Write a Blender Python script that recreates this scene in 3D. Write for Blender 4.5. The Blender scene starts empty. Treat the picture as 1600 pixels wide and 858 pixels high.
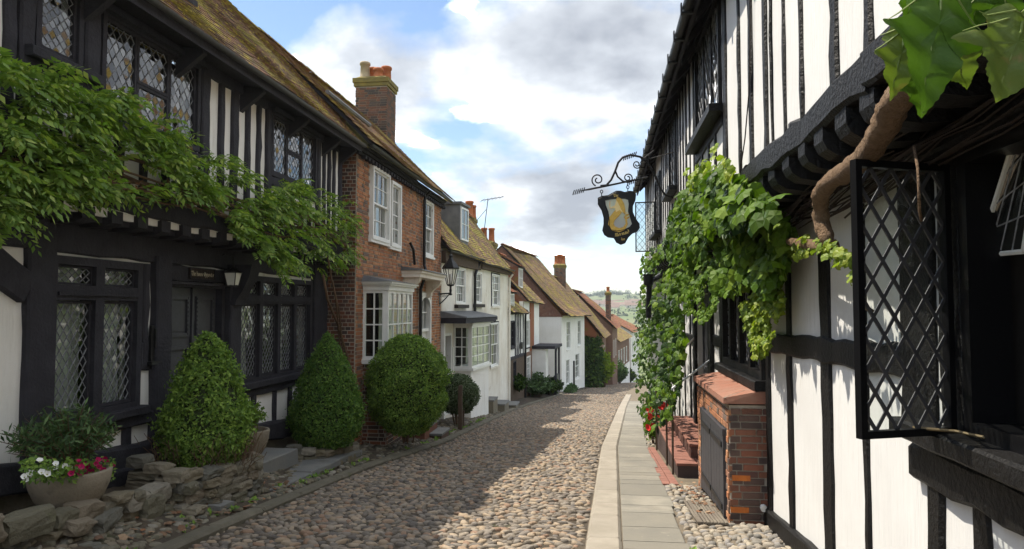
import bpy, math, random
import numpy as np
from mathutils import Vector, Matrix
random.seed(7); RN = np.random.default_rng(7)
S = bpy.context.scene; COL = S.collection
# ------------------------------------------------------------------ camera
FPX, CXP, CYP, SW = 1110.0, 800.0, 429.0, 1600.0          # photograph 1600 x 858
PITCH = math.atan(53/FPX); YAW = math.atan(140*math.cos(PITCH)/FPX)
cd = bpy.data.cameras.new('camera'); cam = bpy.data.objects.new('camera', cd); COL.objects.link(cam)
cd.sensor_width = 36; cd.lens = 36*FPX/SW; cd.clip_start = .05; cd.clip_end = 9000
cam.rotation_euler = (math.pi/2+PITCH, 0, YAW); S.camera = cam
# ------------------------------------------------------------------ light
SUN_E, SUN_A = math.radians(60), math.radians(25)          # elevation; swing from the left (-X) towards ahead (+Y)
SD = Vector((-math.cos(SUN_A)*math.cos(SUN_E), math.sin(SUN_A)*math.cos(SUN_E), math.sin(SUN_E)))
sl = bpy.data.lights.new('sun', 'SUN'); sl.energy = 2.0; sl.angle = math.radians(.53); sl.color = (1, .91, .77)
so = bpy.data.objects.new('sun', sl); COL.objects.link(so); so.rotation_euler = SD.to_track_quat('Z', 'Y').to_euler()
W = bpy.data.worlds.new('World'); S.world = W; W.use_nodes = True
CX, CYO, CZ = 4.4, 1.1, 15.0
def world():
    nt = W.node_tree; N = nt.nodes; L = nt.links; N.clear()
    def nd(t, **k):
        n = N.new(t)
        for a, b in k.items(): setattr(n, a, b)
        return n
    sky = nd('ShaderNodeTexSky', sky_type='NISHITA', sun_disc=False, sun_elevation=SUN_E, altitude=20, air_density=1.0, dust_density=.25, ozone_density=1.6)
    sky.sun_rotation = math.atan2(SD.x, SD.y)
    b1 = nd('ShaderNodeBackground'); b1.inputs[1].default_value = .05; L.new(sky.outputs[0], b1.inputs[0])
    tc = nd('ShaderNodeTexCoord'); sp = nd('ShaderNodeSeparateXYZ'); L.new(tc.outputs['Generated'], sp.inputs[0])
    def mth(op, a, b=None, clamp=False):
        m = nd('ShaderNodeMath', operation=op, use_clamp=clamp)
        for i, v in enumerate((a, b)):
            if v is None: continue
            if isinstance(v, (int, float)): m.inputs[i].default_value = v
            else: L.new(v, m.inputs[i])
        return m.outputs[0]
    zz = mth('ADD', mth('MAXIMUM', sp.outputs[2], 0.0), .34)
    cx = mth('DIVIDE', sp.outputs[0], zz); cy = mth('DIVIDE', sp.outputs[1], zz)
    def cloud(dx, dy, tag):
        cb = nd('ShaderNodeCombineXYZ'); L.new(mth('ADD', cx, dx+CX), cb.inputs[0]); L.new(mth('ADD', cy, dy+CYO), cb.inputs[1]); cb.inputs[2].default_value = CZ
        n = nd('ShaderNodeTexNoise'); n.inputs['Scale'].default_value = 1.5; n.inputs['Detail'].default_value = 11; n.inputs['Roughness'].default_value = .54; n.inputs['Distortion'].default_value = .15
        L.new(cb.outputs[0], n.inputs['Vector']); return n.outputs[0]
    a0 = cloud(0, 0, 'a'); a = mth('SUBTRACT', a0, mth('MULTIPLY', mth('SUBTRACT', 1.0, mth('DIVIDE', sp.outputs[2], .30, True), True), .085)); b = cloud(SD.x*.12, SD.y*.12+.03, 'b')
    r = nd('ShaderNodeValToRGB'); L.new(a, r.inputs[0]); e = r.color_ramp.elements
    e[0].position = .44; e[0].color = (0, 0, 0, 1); e[1].position = .53; e[1].color = (1, 1, 1, 1)
    # thick cloud between here and the sun makes the underside grey
    shade = mth('MULTIPLY', mth('SUBTRACT', mth('ADD', mth('MULTIPLY', b, 1.6), mth('MULTIPLY', a, -.6)), .425), 3.6, True)
    lit = nd('ShaderNodeValToRGB'); L.new(shade, lit.inputs[0]); e = lit.color_ramp.elements
    e[0].position = 0; e[0].color = (2.3, 2.28, 2.24, 1); e[1].position = 1; e[1].color = (.13, .14, .158, 1)
    m = lit.color_ramp.elements.new(.13); m.color = (.36, .37, .38, 1); m = lit.color_ramp.elements.new(.55); m.color = (.215, .228, .245, 1)
    b2 = nd('ShaderNodeBackground'); b2.inputs[1].default_value = 1.0; L.new(lit.outputs[0], b2.inputs[0])
    mx = nd('ShaderNodeMixShader'); L.new(mth('MULTIPLY', r.outputs[0], .96), mx.inputs[0]); L.new(b1.outputs[0], mx.inputs[1]); L.new(b2.outputs[0], mx.inputs[2])
    o = nd('ShaderNodeOutputWorld'); L.new(mx.outputs[0], o.inputs[0])
world()
vs = S.view_settings; vs.view_transform = 'Standard'; vs.look = 'None'; vs.exposure = 1.92; vs.gamma = 1; vs.use_curve_mapping = False
cy_ = S.cycles; cy_.use_denoising = True; cy_.max_bounces = 9; cy_.diffuse_bounces = 6; cy_.glossy_bounces = 3; cy_.transparent_max_bounces = 12; cy_.transmission_bounces = 4
cy_.caustics_reflective = False; cy_.caustics_refractive = False; cy_.sample_clamp_indirect = 6
try: cy_.denoiser = 'OPENIMAGEDENOISE'
except Exception: pass
# ------------------------------------------------------------------ helpers
CAMM = cam.rotation_euler.to_matrix()
def ray(px, py): return CAMM @ Vector(((px-CXP)/FPX, (CYP-py)/FPX, -1))
WL = {}
def link(o, parent, loc):
    COL.objects.link(o)
    if parent is not None:
        o.parent = parent; o.location = Vector(loc)-WL[parent.name]
    else: o.location = loc
    WL[o.name] = Vector(loc); return o
def tag(o, label=None, cat=None, group=None, kind=None):
    for k, v in (('label', label), ('category', cat), ('group', group), ('kind', kind)):
        if v: o[k] = v
    return o
def thing(name, loc, label, cat, group=None):
    return tag(link(bpy.data.objects.new(name, None), None, loc), label, cat, group)
def part(name, loc, parent): return link(bpy.data.objects.new(name, None), parent, loc)
def np_obj(name, V, F, mat, parent=None, smooth=False, loc=None, extra=None):
    """V (n,3) world coordinates; F (m,k) array of equal faces or list of arrays"""
    V = np.asarray(V, dtype=np.float64)
    base = Vector(loc) if loc is not None else (WL[parent.name] if parent is not None else Vector(V.mean(0)))
    Fs = F if isinstance(F, list) else [F]
    me = bpy.data.meshes.new(name); me.vertices.add(len(V)); me.vertices.foreach_set('co', (V-np.array(base)).astype(np.float32).ravel())
    tot = sum(f.size for f in Fs); nf = sum(len(f) for f in Fs)
    me.loops.add(tot); me.polygons.add(nf)
    me.loops.foreach_set('vertex_index', np.concatenate([f.ravel() for f in Fs]).astype(np.int32))
    ls = np.concatenate([np.full(len(f), f.shape[1]) for f in Fs]); st = np.concatenate([[0], np.cumsum(ls)[:-1]])
    me.polygons.foreach_set('loop_start', st.astype(np.int32))
    me.polygons.foreach_set('use_smooth', np.full(nf, smooth))
    me.update(calc_edges=True); me.validate()
    me.materials.append(mat); o = bpy.data.objects.new(name, me); return link(o, parent, base)
class MB:
    def __init__(s): s.v = []; s.f = []
    def poly(s, pts):
        n = len(s.v); s.v += [tuple(p) for p in pts]; s.f.append(tuple(range(n, n+len(pts)))); return s
    def hexa(s, p):                       # 8 points: bottom ring 0-3, top ring 4-7
        n = len(s.v); s.v += [tuple(q) for q in p]
        s.f += [tuple(n+i for i in q) for q in ((3,2,1,0),(4,5,6,7),(0,1,5,4),(1,2,6,5),(2,3,7,6),(3,0,4,7))]; return s
    def box(s, x0, x1, y0, y1, z0, z1):
        return s.hexa([(x0,y0,z0),(x1,y0,z0),(x1,y1,z0),(x0,y1,z0),(x0,y0,z1),(x1,y0,z1),(x1,y1,z1),(x0,y1,z1)])
    def loft(s, rings, cap=True, closed=True):
        n0 = len(s.v); k = len(rings[0])
        for r in rings: s.v += [tuple(p) for p in r]
        for i in range(len(rings)-1):
            for j in range(k if closed else k-1):
                a = n0+i*k+j; b = n0+i*k+(j+1) % k; s.f.append((a, b, b+k, a+k))
        if cap and closed: s.f.append(tuple(n0+j for j in reversed(range(k)))); s.f.append(tuple(n0+(len(rings)-1)*k+j for j in range(k)))
        return s
    def tube(s, pts, r, n=8, cap=True):
        pts = [Vector(p) for p in pts]; m = len(pts); rr = r if hasattr(r, '__len__') else [r]*m; rings = []; up = None
        for i, p in enumerate(pts):
            t = (pts[min(i+1, m-1)]-pts[max(i-1, 0)]).normalized()
            if up is None:
                up = Vector((0,0,1)) if abs(t.z) < .9 else Vector((1,0,0))
            a = t.cross(up).normalized(); up = a.cross(t).normalized(); b = up
            rings.append([p+(a*math.cos(q)+b*math.sin(q))*rr[i] for q in [2*math.pi*j/n for j in range(n)]])
        return s.loft(rings, cap)
    def lathe(s, c, prof, n=20, jit=None):
        rings = [[(c[0]+r*math.cos(2*math.pi*j/n), c[1]+r*math.sin(2*math.pi*j/n), c[2]+z) for j in range(n)] for r, z in prof]
        return s.loft(rings)
    def build(s, name, mat, parent=None, smooth=False, loc=None):
        V = np.array(s.v, float)
        base = Vector(loc) if loc is not None else (WL[parent.name] if parent is not None else Vector(((V[:,0].min()+V[:,0].max())/2, (V[:,1].min()+V[:,1].max())/2, V[:,2].min())))
        me = bpy.data.meshes.new(name); me.from_pydata([tuple(v) for v in (V-np.array(base))], [], s.f)
        if smooth: me.polygons.foreach_set('use_smooth', [True]*len(s.f))
        me.materials.append(mat); me.update(); o = bpy.data.objects.new(name, me); return link(o, parent, base)
# a facade: horizontal line from A to B, outward normal to the street
class Fac:
    def __init__(s, x0, y0, x1, y1, out):
        s.o = Vector((x0, y0, 0)); d = Vector((x1-x0, y1-y0, 0)); s.len = d.length; s.t = d.normalized()
        n = Vector((s.t.y, -s.t.x, 0)); s.n = n if n.x*out > 0 else -n
    def P(s, a, o, z): return s.o+s.t*a+s.n*o+Vector((0, 0, z))
    def px(s, px, py, o=0.):
        r = ray(px, py); k = (s.o+s.n*o).dot(s.n)/r.dot(s.n); p = r*k; return ((p-s.o).dot(s.t), p.z)
    def box(s, mb, a0, a1, o0, o1, z0, z1):
        P = s.P
        pts = [P(a0,o0,z0),P(a1,o0,z0),P(a1,o1,z0),P(a0,o1,z0),P(a0,o0,z1),P(a1,o0,z1),P(a1,o1,z1),P(a0,o1,z1)]
        if s.t.cross(s.n).z < 0: pts = [pts[i] for i in (1,0,3,2,5,4,7,6)]
        return mb.hexa(pts)
    def beam(s, mb, a0, z0, a1, z1, w, o0, o1, jit=.010, seg=None, w1=None):
        """hand-hewn timber: from (a0,z0) to (a1,z1), width w across, between depths o0 and o1, wandering chamfered edges"""
        d = Vector((a1-a0, z1-z0)); Ln = max(d.length, .01); d /= Ln; nrm = Vector((-d.y, d.x)); seg = seg or max(2, int(Ln/.22)); rings = []
        w1 = w1 or w
        for i in range(seg+1):
            f = i/seg; c = Vector((a0, z0)).lerp(Vector((a1, z1)), f); ww = (w*(1-f)+w1*f)/2
            j = lambda: random.uniform(-jit, jit)
            l, r = ww+j(), ww+j(); ch = min(.012+abs(j()), ww*.5, (o1-o0)*.4); oo = o1+j()*.6
            ring = []
            for q, o in ((-r, o0), (-r, oo-ch), (-r+ch, oo), (l-ch, oo), (l, oo-ch), (l, o0)):
                p = c+nrm*q; ring.append(s.P(p.x, o, p.y))
            rings.append(ring)
        return mb.loft(rings)
def lerp(a, b, f): return a+(b-a)*f
def piece(name, me, mat4, parent):
    o = bpy.data.objects.new(name, me); COL.objects.link(o); o.parent = parent
    o.matrix_basis = Matrix.Translation(-WL[parent.name]) @ mat4; return o
# ------------------------------------------------------------------ materials
MT = {}
def mat(name, col, rough=.8, var=None, scale=6., detail=6., bump=0., bscale=40., island=0., spec=.3, metal=0., dirt=None, stretch=None, voro=None, trans=0., bdist=.02):
    """base colour, noise variation towards VAR, per-piece random value ISLAND, dirt=(colour, scale, lo, hi) blotches with a shape of their own"""
    m = bpy.data.materials.new(name); m.use_nodes = True; nt = m.node_tree; N = nt.nodes; L = nt.links; B = N['Principled BSDF']
    def nd(t): return N.new(t)
    geo = nd('ShaderNodeNewGeometry'); pos = geo.outputs['Position']
    if stretch:
        mp = nd('ShaderNodeMapping'); mp.inputs['Scale'].default_value = stretch; L.new(pos, mp.inputs[0]); pos = mp.outputs[0]
    def noise(sc, de=detail, ro=.6):
        n = nd('ShaderNodeTexNoise'); n.inputs['Scale'].default_value = sc; n.inputs['Detail'].default_value = de; n.inputs['Roughness'].default_value = ro; L.new(pos, n.inputs['Vector']); return n.outputs[0]
    def mix(f, a, b, mode='MIX'):
        x = nd('ShaderNodeMix'); x.data_type = 'RGBA'; x.blend_type = mode
        for i, v in ((0, f), (6, a), (7, b)):
            if isinstance(v, (int, float)): x.inputs[i].default_value = v
            elif isinstance(v, tuple): x.inputs[i].default_value = (*v[:3], 1)
            else: L.new(v, x.inputs[i])
        return x.outputs[2]
    c = tuple(col)
    if island:
        oi = nd('ShaderNodeObjectInfo'); ad = nd('ShaderNodeMath'); ad.operation = 'ADD'; L.new(oi.outputs['Random'], ad.inputs[0]); L.new(geo.outputs['Random Per Island'], ad.inputs[1])
        fr = nd('ShaderNodeMath'); fr.operation = 'FRACT'; L.new(ad.outputs[0], fr.inputs[0])
        if isinstance(island, list):
            r = nd('ShaderNodeValToRGB'); r.color_ramp.interpolation = 'CONSTANT' if len(island) > 6 else 'LINEAR'; L.new(fr.outputs[0], r.inputs[0]); e = r.color_ramp.elements
            for i, q in enumerate(island):
                pz = i/len(island) if len(island) > 6 else i/(len(island)-1)
                if i == 0: x = e[0]; x.position = 0
                elif i == 1: e.remove(e[1]); x = e.new(pz)
                else: x = e.new(pz)
                x.color = (*q, 1)
            c = r.outputs[0]
        else:
            mr = nd('ShaderNodeMapRange'); mr.inputs[3].default_value = 1-island; mr.inputs[4].default_value = 1+island; L.new(fr.outputs[0], mr.inputs[0])
            hv = nd('ShaderNodeHueSaturation'); hv.inputs['Color'].default_value = (*c, 1); L.new(mr.outputs[0], hv.inputs['Value']); c = hv.outputs[0]
    if var:
        r = nd('ShaderNodeMapRange'); r.inputs[1].default_value = .35; r.inputs[2].default_value = .68; L.new(noise(scale), r.inputs[0]); c = mix(r.outputs[0], c, tuple(var))
    for dd in (dirt if isinstance(dirt, list) else [dirt] if dirt else []):
        if len(dd) > 4: mp = nd('ShaderNodeMapping'); mp.inputs['Scale'].default_value = dd[4]; L.new(geo.outputs['Position'], mp.inputs[0]); pos = mp.outputs[0]
        r = nd('ShaderNodeMapRange'); r.inputs[1].default_value = dd[2]; r.inputs[2].default_value = dd[3]; L.new(noise(dd[1], 7, .65), r.inputs[0]); c = mix(r.outputs[0], c, tuple(dd[0]))
    if isinstance(c, tuple): B.inputs['Base Color'].default_value = (*c, 1)
    else: L.new(c, B.inputs['Base Color'])
    B.inputs['Roughness'].default_value = rough; B.inputs['Metallic'].default_value = metal
    B.inputs['Specular IOR Level'].default_value = spec
    if bump:
        bp = nd('ShaderNodeBump'); bp.inputs['Strength'].default_value = bump; bp.inputs['Distance'].default_value = bdist
        L.new(noise(bscale, 5), bp.inputs['Height']); L.new(bp.outputs[0], B.inputs['Normal'])
    if trans:
        tr = nd('ShaderNodeBsdfTranslucent'); 
        if isinstance(c, tuple): tr.inputs[0].default_value = (*c, 1)
        else:
            L.new(mix(1., c, (1.0, 1.15, .35), 'MULTIPLY'), tr.inputs[0])
        mx = nd('ShaderNodeMixShader'); mx.inputs[0].default_value = trans; L.new(B.outputs[0], mx.inputs[1]); L.new(tr.outputs[0], mx.inputs[2]); L.new(mx.outputs[0], N['Material Output'].inputs[0])
    MT[name] = m; return m
def glassmat(name, tint=(.9, .95, .93), rough=.02, refl=1.6):
    m = bpy.data.materials.new(name); m.use_nodes = True; nt = m.node_tree; N = nt.nodes; L = nt.links; N.clear()
    t = N.new('ShaderNodeBsdfTransparent'); t.inputs[0].default_value = (*tint, 1); g = N.new('ShaderNodeBsdfGlossy'); g.inputs['Roughness'].default_value = rough
    lw = N.new('ShaderNodeLayerWeight'); lw.inputs[0].default_value = .5; pw = N.new('ShaderNodeMath'); pw.operation = 'POWER'; pw.inputs[1].default_value = 4.; L.new(lw.outputs['Facing'], pw.inputs[0])
    f = N.new('ShaderNodeMapRange'); r0 = ((refl-1)/(refl+1))**2; f.inputs[3].default_value = r0; f.inputs[4].default_value = 1.; L.new(pw.outputs[0], f.inputs[0]); x = N.new('ShaderNodeMixShader'); o = N.new('ShaderNodeOutputMaterial')
    L.new(f.outputs[0], x.inputs[0]); L.new(t.outputs[0], x.inputs[1]); L.new(g.outputs[0], x.inputs[2]); L.new(x.outputs[0], o.inputs[0]); MT[name] = m; return m
mat('plaster', (.83, .82, .79), .9, (.76, .745, .70), 1.6, bump=.35, bscale=9, dirt=[((.52, .48, .40), 2.2, .64, .85), ((.46, .42, .36), 3.0, .60, .85, (2.2, 2.2, .25))], bdist=.03)
mat('plaster_inn', (.70, .705, .70), .9, (.65, .65, .645), 1.3, bump=.4, bscale=7, bdist=.03, dirt=[((.55, .52, .46), 2.6, .66, .9), ((.50, .48, .44), 3.0, .62, .85, (2.2, 2.2, .22))])  # weathered white plaster of the inn
mat('plaster_old', (.80, .77, .70), .9, (.66, .60, .50), 1.1, bump=.3, bscale=12, dirt=[((.42, .34, .24), 1.4, .60, .8), ((.30, .25, .2), 5, .66, .8), ((.40, .35, .28), 2.6, .56, .8, (2, 2, .2))])
mat('timber', (.028, .0275, .034), .75, (.042, .041, .05), 5, bump=.55, bscale=26, spec=.2, stretch=None, bdist=.03, dirt=((.065, .058, .054), 3.5, .68, .82))
mat('timber_gloss', (.006, .006, .0065), .5, (.011, .0105, .0105), 7, bump=.7, bscale=34, spec=.2, bdist=.03, dirt=((.06, .045, .036), 9, .68, .8))
mat('timber_edge', (.03, .018, .014), .7, (.015, .012, .012), 9, bump=.6, bscale=30)
mat('black_paint', (.006, .006, .007), .35, spec=.3, bump=.08, bscale=60)
mat('door_black', (.034, .035, .042), .5, (.05, .051, .06), 9, spec=.45, bump=.15, bscale=50)
mat('iron', (.008, .008, .009), .42, (.014, .014, .014), 30, spec=.3, bump=.2, bscale=90)
mat('lead', (.30, .31, .33), .55, (.12, .12, .13), 20, spec=.4, bump=.2, bscale=60)
mat('lead_dark', (.05, .05, .055), .5, (.08, .08, .085), 20, spec=.5)
mat('lead_roof', (.10, .105, .11), .65, (.16, .165, .17), 3, bump=.2, bscale=10)
mat('white_paint', (.80, .80, .78), .45, (.72, .72, .69), 4, spec=.4, bump=.05, bscale=40)
mat('curtain', (.80, .81, .79), .95, (.68, .69, .68), 7, trans=.3)
mat('room', (.035, .03, .027), .95, (.02, .018, .017), 2)  # near-black walls put the unlit interior's darkness into the colour
mat('room_warm', (.10, .07, .045), .95, (.03, .025, .02), 3)
mat('mortar', (.46, .42, .35), .95, (.36, .32, .26), 5, bump=.5, bscale=60, dirt=((.16, .13, .10), 2, .55, .75))
BR = [(.33, .16, .09), (.42, .20, .10), (.27, .13, .08), (.38, .175, .09), (.20, .125, .09), (.46, .23, .12), (.32, .17, .115), (.39, .165, .08), (.16, .12, .10), (.35, .15, .075)]
mat('brick', BR[0], .9, None, island=BR, bump=.5, bscale=55, dirt=[((.16, .11, .075), 3, .58, .78), ((.34, .27, .2), 14, .66, .8)])
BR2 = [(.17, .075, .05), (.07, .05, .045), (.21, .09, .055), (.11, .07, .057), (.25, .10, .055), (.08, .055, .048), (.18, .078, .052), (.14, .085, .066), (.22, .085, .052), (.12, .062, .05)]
mat('brick_dark', BR2[0], .88, None, island=BR2, bump=.6, bscale=50, dirt=[((.06, .045, .04), 5, .55, .75), ((.36, .25, .17), 16, .66, .8)])  # dark brick; on the cupboard's near end it stands in for shade
mat('brick_orange', (.55, .17, .035), .9, (.42, .12, .03), 20, bump=.5, bscale=50)
mat('brick_chimney', BR2[0], .9, None, island=[(.16, .08, .05), (.09, .07, .058), (.21, .10, .06), (.12, .08, .06), (.18, .085, .05), (.07, .06, .055), (.15, .09, .07)], bump=.4, bscale=40, dirt=((.16, .13, .03), 2.4, .6, .78))
MOSS = [((.24, .20, .045), 1.7, .49, .57), ((.42, .34, .05), 7.5, .545, .63), ((.09, .085, .03), 2.9, .60, .70)]
TI = [(.17, .095, .06), (.22, .12, .075), (.13, .08, .055), (.19, .11, .075), (.25, .14, .09), (.12, .08, .06), (.185, .10, .06), (.16, .11, .08)]
mat('tile', TI[0], .92, None, island=TI, bump=.35, bscale=40, dirt=MOSS)
mat('tile_red', TI[0], .92, None, island=[(.22, .085, .045), (.27, .10, .05), (.17, .07, .045), (.21, .09, .055), (.29, .12, .065), (.15, .075, .05), (.24, .09, .045)], bump=.35, bscale=40, dirt=[((.20, .155, .03), 1.1, .52, .66), ((.09, .075, .04), 2.6, .58, .74)])
mat('tile_brown', TI[0], .92, None, island=TI, bump=.35, bscale=40, dirt=[((.23, .175, .035), 1.1, .47, .60), ((.36, .27, .045), 5, .55, .68), ((.10, .08, .045), 2.3, .58, .74)])
mat('terracotta', (.42, .14, .055), .85, (.30, .10, .045), 6, bump=.2, bscale=30)
mat('buff_pot', (.42, .34, .22), .85, (.30, .24, .16), 6, bump=.2, bscale=30)
CB = [(0.131, 0.112, 0.091), (0.193, 0.161, 0.125), (0.249, 0.194, 0.136), (0.149, 0.128, 0.107), (0.266, 0.189, 0.127), (0.215, 0.176, 0.136), (0.111, 0.097, 0.085), (0.303, 0.239, 0.171), (0.227, 0.146, 0.098), (0.169, 0.142, 0.111), (0.195, 0.169, 0.139), (0.254, 0.212, 0.164), (0.14, 0.117, 0.095), (0.284, 0.217, 0.147), (0.18, 0.154, 0.128)]
mat('cobble', CB[0], .78, None, island=CB, bump=.25, bscale=60, spec=.35, dirt=((.24, .19, .13), 18, .6, .8))
PB = [(.24, .21, .17), (.29, .255, .205), (.19, .175, .15), (.32, .28, .215), (.155, .145, .13), (.26, .215, .16), (.22, .205, .19)]
mat('pebble', PB[0], .75, None, island=PB, bump=.2, bscale=60, spec=.35)
mat('dirt', (.085, .066, .046), .97, (.045, .037, .028), 3, bump=.8, bscale=30, dirt=((.055, .065, .02), 1.5, .6, .8))
mat('grit', (.17, .14, .10), .97, (.11, .092, .07), 5, bump=.8, bscale=45)
mat('flag', (.215, .20, .165), .88, (.16, .152, .13), 2.5, island=.24, bump=.35, bscale=22, dirt=[((.17, .15, .11), 3, .6, .8), ((.33, .30, .24), 9, .62, .78)])
mat('kerb', (.29, .26, .215), .9, (.23, .205, .165), 3, island=.1, bump=.4, bscale=60, dirt=((.22, .19, .15), 4, .6, .8))
mat('old_kerb', (.14, .125, .095), .92, (.10, .09, .065), 4, island=.15, bump=.5, bscale=30, dirt=((.09, .095, .035), 2.5, .58, .75))
ST = [(.15, .135, .10), (.20, .175, .13), (.12, .115, .095), (.18, .15, .11), (.24, .22, .18), (.13, .12, .085), (.17, .145, .10)]
mat('rubble', ST[0], .92, None, island=ST, bump=.8, bscale=22, dirt=[((.10, .105, .045), 3, .58, .74), ((.32, .31, .28), 8, .66, .78)], bdist=.03)
mat('bluestone', (.145, .15, .15), .85, (.19, .185, .17), 3, island=.1, bump=.3, bscale=25, dirt=((.09, .085, .06), 4, .6, .78))
mat('bowl', (.27, .23, .175), .92, (.20, .17, .125), 4, bump=.5, bscale=35, dirt=((.13, .11, .075), 5, .56, .74))
mat('wood_grey', (.19, .165, .13), .9, (.12, .10, .08), 8, bump=.6, bscale=30, stretch=(1, .15, 1))
mat('wood_brown', (.10, .07, .048), .9, (.07, .05, .035), 10, bump=.5, bscale=30)
mat('bark', (.30, .20, .125), .9, (.20, .125, .07), 22, bump=1., bscale=70, bdist=.05, dirt=((.34, .26, .18), 5, .6, .8))
mat('twig', (.16, .10, .06), .9, (.10, .065, .04), 10)
mat('dry_leaf', (.26, .12, .05), .9, island=[(.20, .10, .055), (.15, .085, .05), (.25, .15, .09), (.12, .07, .045), (.17, .10, .06), (.23, .11, .055), (.28, .19, .12)])
LF = dict(rough=.5, spec=.35)
mat('leaf_wisteria', (.07, .13, .02), .5, None, island=[(0.15, 0.252, 0.06), (0.213, 0.324, 0.075), (0.275, 0.384, 0.09), (0.175, 0.282, 0.068), (0.388, 0.468, 0.135), (0.2, 0.3, 0.075), (0.125, 0.21, 0.053)], trans=.45, spec=.2)
mat('leaf_bush', (.05, .1, .02), .55, None, island=[(0.112, 0.203, 0.038), (0.158, 0.261, 0.048), (0.21, 0.326, 0.058), (0.135, 0.232, 0.042), (0.285, 0.406, 0.08), (0.09, 0.167, 0.032), (0.18, 0.29, 0.051)], trans=.3, spec=.25)
mat('leaf_yew', (.05, .1, .02), .6, None, island=[(0.075, 0.161, 0.033), (0.105, 0.203, 0.041), (0.143, 0.245, 0.045), (0.09, 0.175, 0.036), (0.18, 0.287, 0.057), (0.063, 0.133, 0.03), (0.12, 0.217, 0.042)], trans=.28, spec=.2)
mat('leaf_pale', (.1, .14, .07), .55, None, island=[(.05, .09, .03), (.09, .13, .06), (.15, .19, .11), (.06, .10, .035), (.20, .23, .15), (.045, .08, .028), (.11, .15, .08)], trans=.2)
mat('leaf_dark', (.03, .06, .02), .45, None, island=[(0.049, 0.095, 0.036), (0.07, 0.128, 0.048), (0.098, 0.162, 0.059), (0.059, 0.108, 0.042), (0.126, 0.203, 0.077), (0.042, 0.081, 0.031), (0.077, 0.135, 0.05)], trans=.2, spec=.25)
mat('leaf_vine', (.08, .15, .025), .55, None, island=[(0.066, 0.132, 0.012), (0.094, 0.171, 0.016), (0.121, 0.209, 0.02), (0.077, 0.149, 0.014), (0.165, 0.253, 0.028), (0.055, 0.11, 0.012), (0.11, 0.193, 0.018)], trans=.35, spec=.14)
mat('leaf_lime', (.2, .28, .03), .5, None, island=[(.19, .27, .03), (.25, .33, .035), (.15, .23, .028), (.22, .29, .03), (.30, .36, .045), (.13, .20, .025), (.24, .30, .03)], trans=.4)
mat('leaf_ivy', (.03, .06, .015), .45, None, island=[(.02, .048, .010), (.032, .066, .013), (.046, .09, .016), (.026, .055, .011), (.06, .11, .018), (.018, .042, .009), (.08, .135, .02)], trans=.28, spec=.15)
mat('leaf_big', (.055, .12, .016), .45, (.085, .165, .022), 9, bump=.3, bscale=18, trans=.35, spec=.25, dirt=((.20, .19, .05), 7, .68, .8))
mat('leaf_big_pale', (.16, .21, .05), .5, (.11, .17, .035), 6, bump=.3, bscale=18, trans=.35, dirt=((.30, .17, .08), 7, .60, .76))
mat('vein', (.20, .26, .08), .5)
mat('core', (.03, .042, .016), .95)
mat('petal_white', (.82, .82, .80), .6, trans=.0)
mat('petal_magenta', (.42, .012, .11), .55)
mat('petal_red', (.62, .025, .02), .55)
mat('gold', (.62, .40, .10), .35, (.48, .29, .06), 14, metal=.6)
mat('gold_pale', (.80, .62, .30), .4, metal=.35)
mat('sign_white', (.86, .87, .87), .5, (.82, .83, .83), 5, trans=.45)
mat('letter', (.75, .55, .18), .4, metal=.3)
mat('letter_cream', (.62, .56, .42), .6)
mat('silver', (.6, .6, .6), .35, metal=.9)
mat('tread_tile', (.25, .115, .085), .75, (.20, .09, .068), 6, island=.12, bump=.2, bscale=30, dirt=((.20, .10, .07), 3, .6, .8))
mat('cap_tile', (.26, .14, .10), .8, (.27, .11, .07), 8, island=.12, bump=.25, bscale=30, dirt=((.46, .34, .24), 7, .66, .8))
mat('grass_far', (.10, .14, .055), .95, (.15, .16, .075), .05, detail=4, dirt=((.07, .11, .035), .02, .55, .65))
mat('moss_green', (.075, .085, .02), .95, (.05, .06, .018), 8, bump=.5, bscale=40)
mat('floodlight_grey', (.30, .31, .31), .4, spec=.5)
mat('lamp_glass', (.80, .80, .76), .25, spec=.5)
mat('plastic_white', (.75, .75, .73), .5)
mat('tree_far', (.05, .075, .045), .95, (.07, .10, .055), .3, island=.3)
mat('wall_far', (.62, .55, .47), .95, island=.25); mat('roof_far', (.22, .15, .12), .95, island=.2)
glassmat('glass', (.86, .90, .88), .015, 1.75); glassmat('glass_lead', (.82, .87, .85), .03, 2.5); glassmat('lamp_pane', (.93, .93, .92), .05, 1.5)
M = MT
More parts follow.
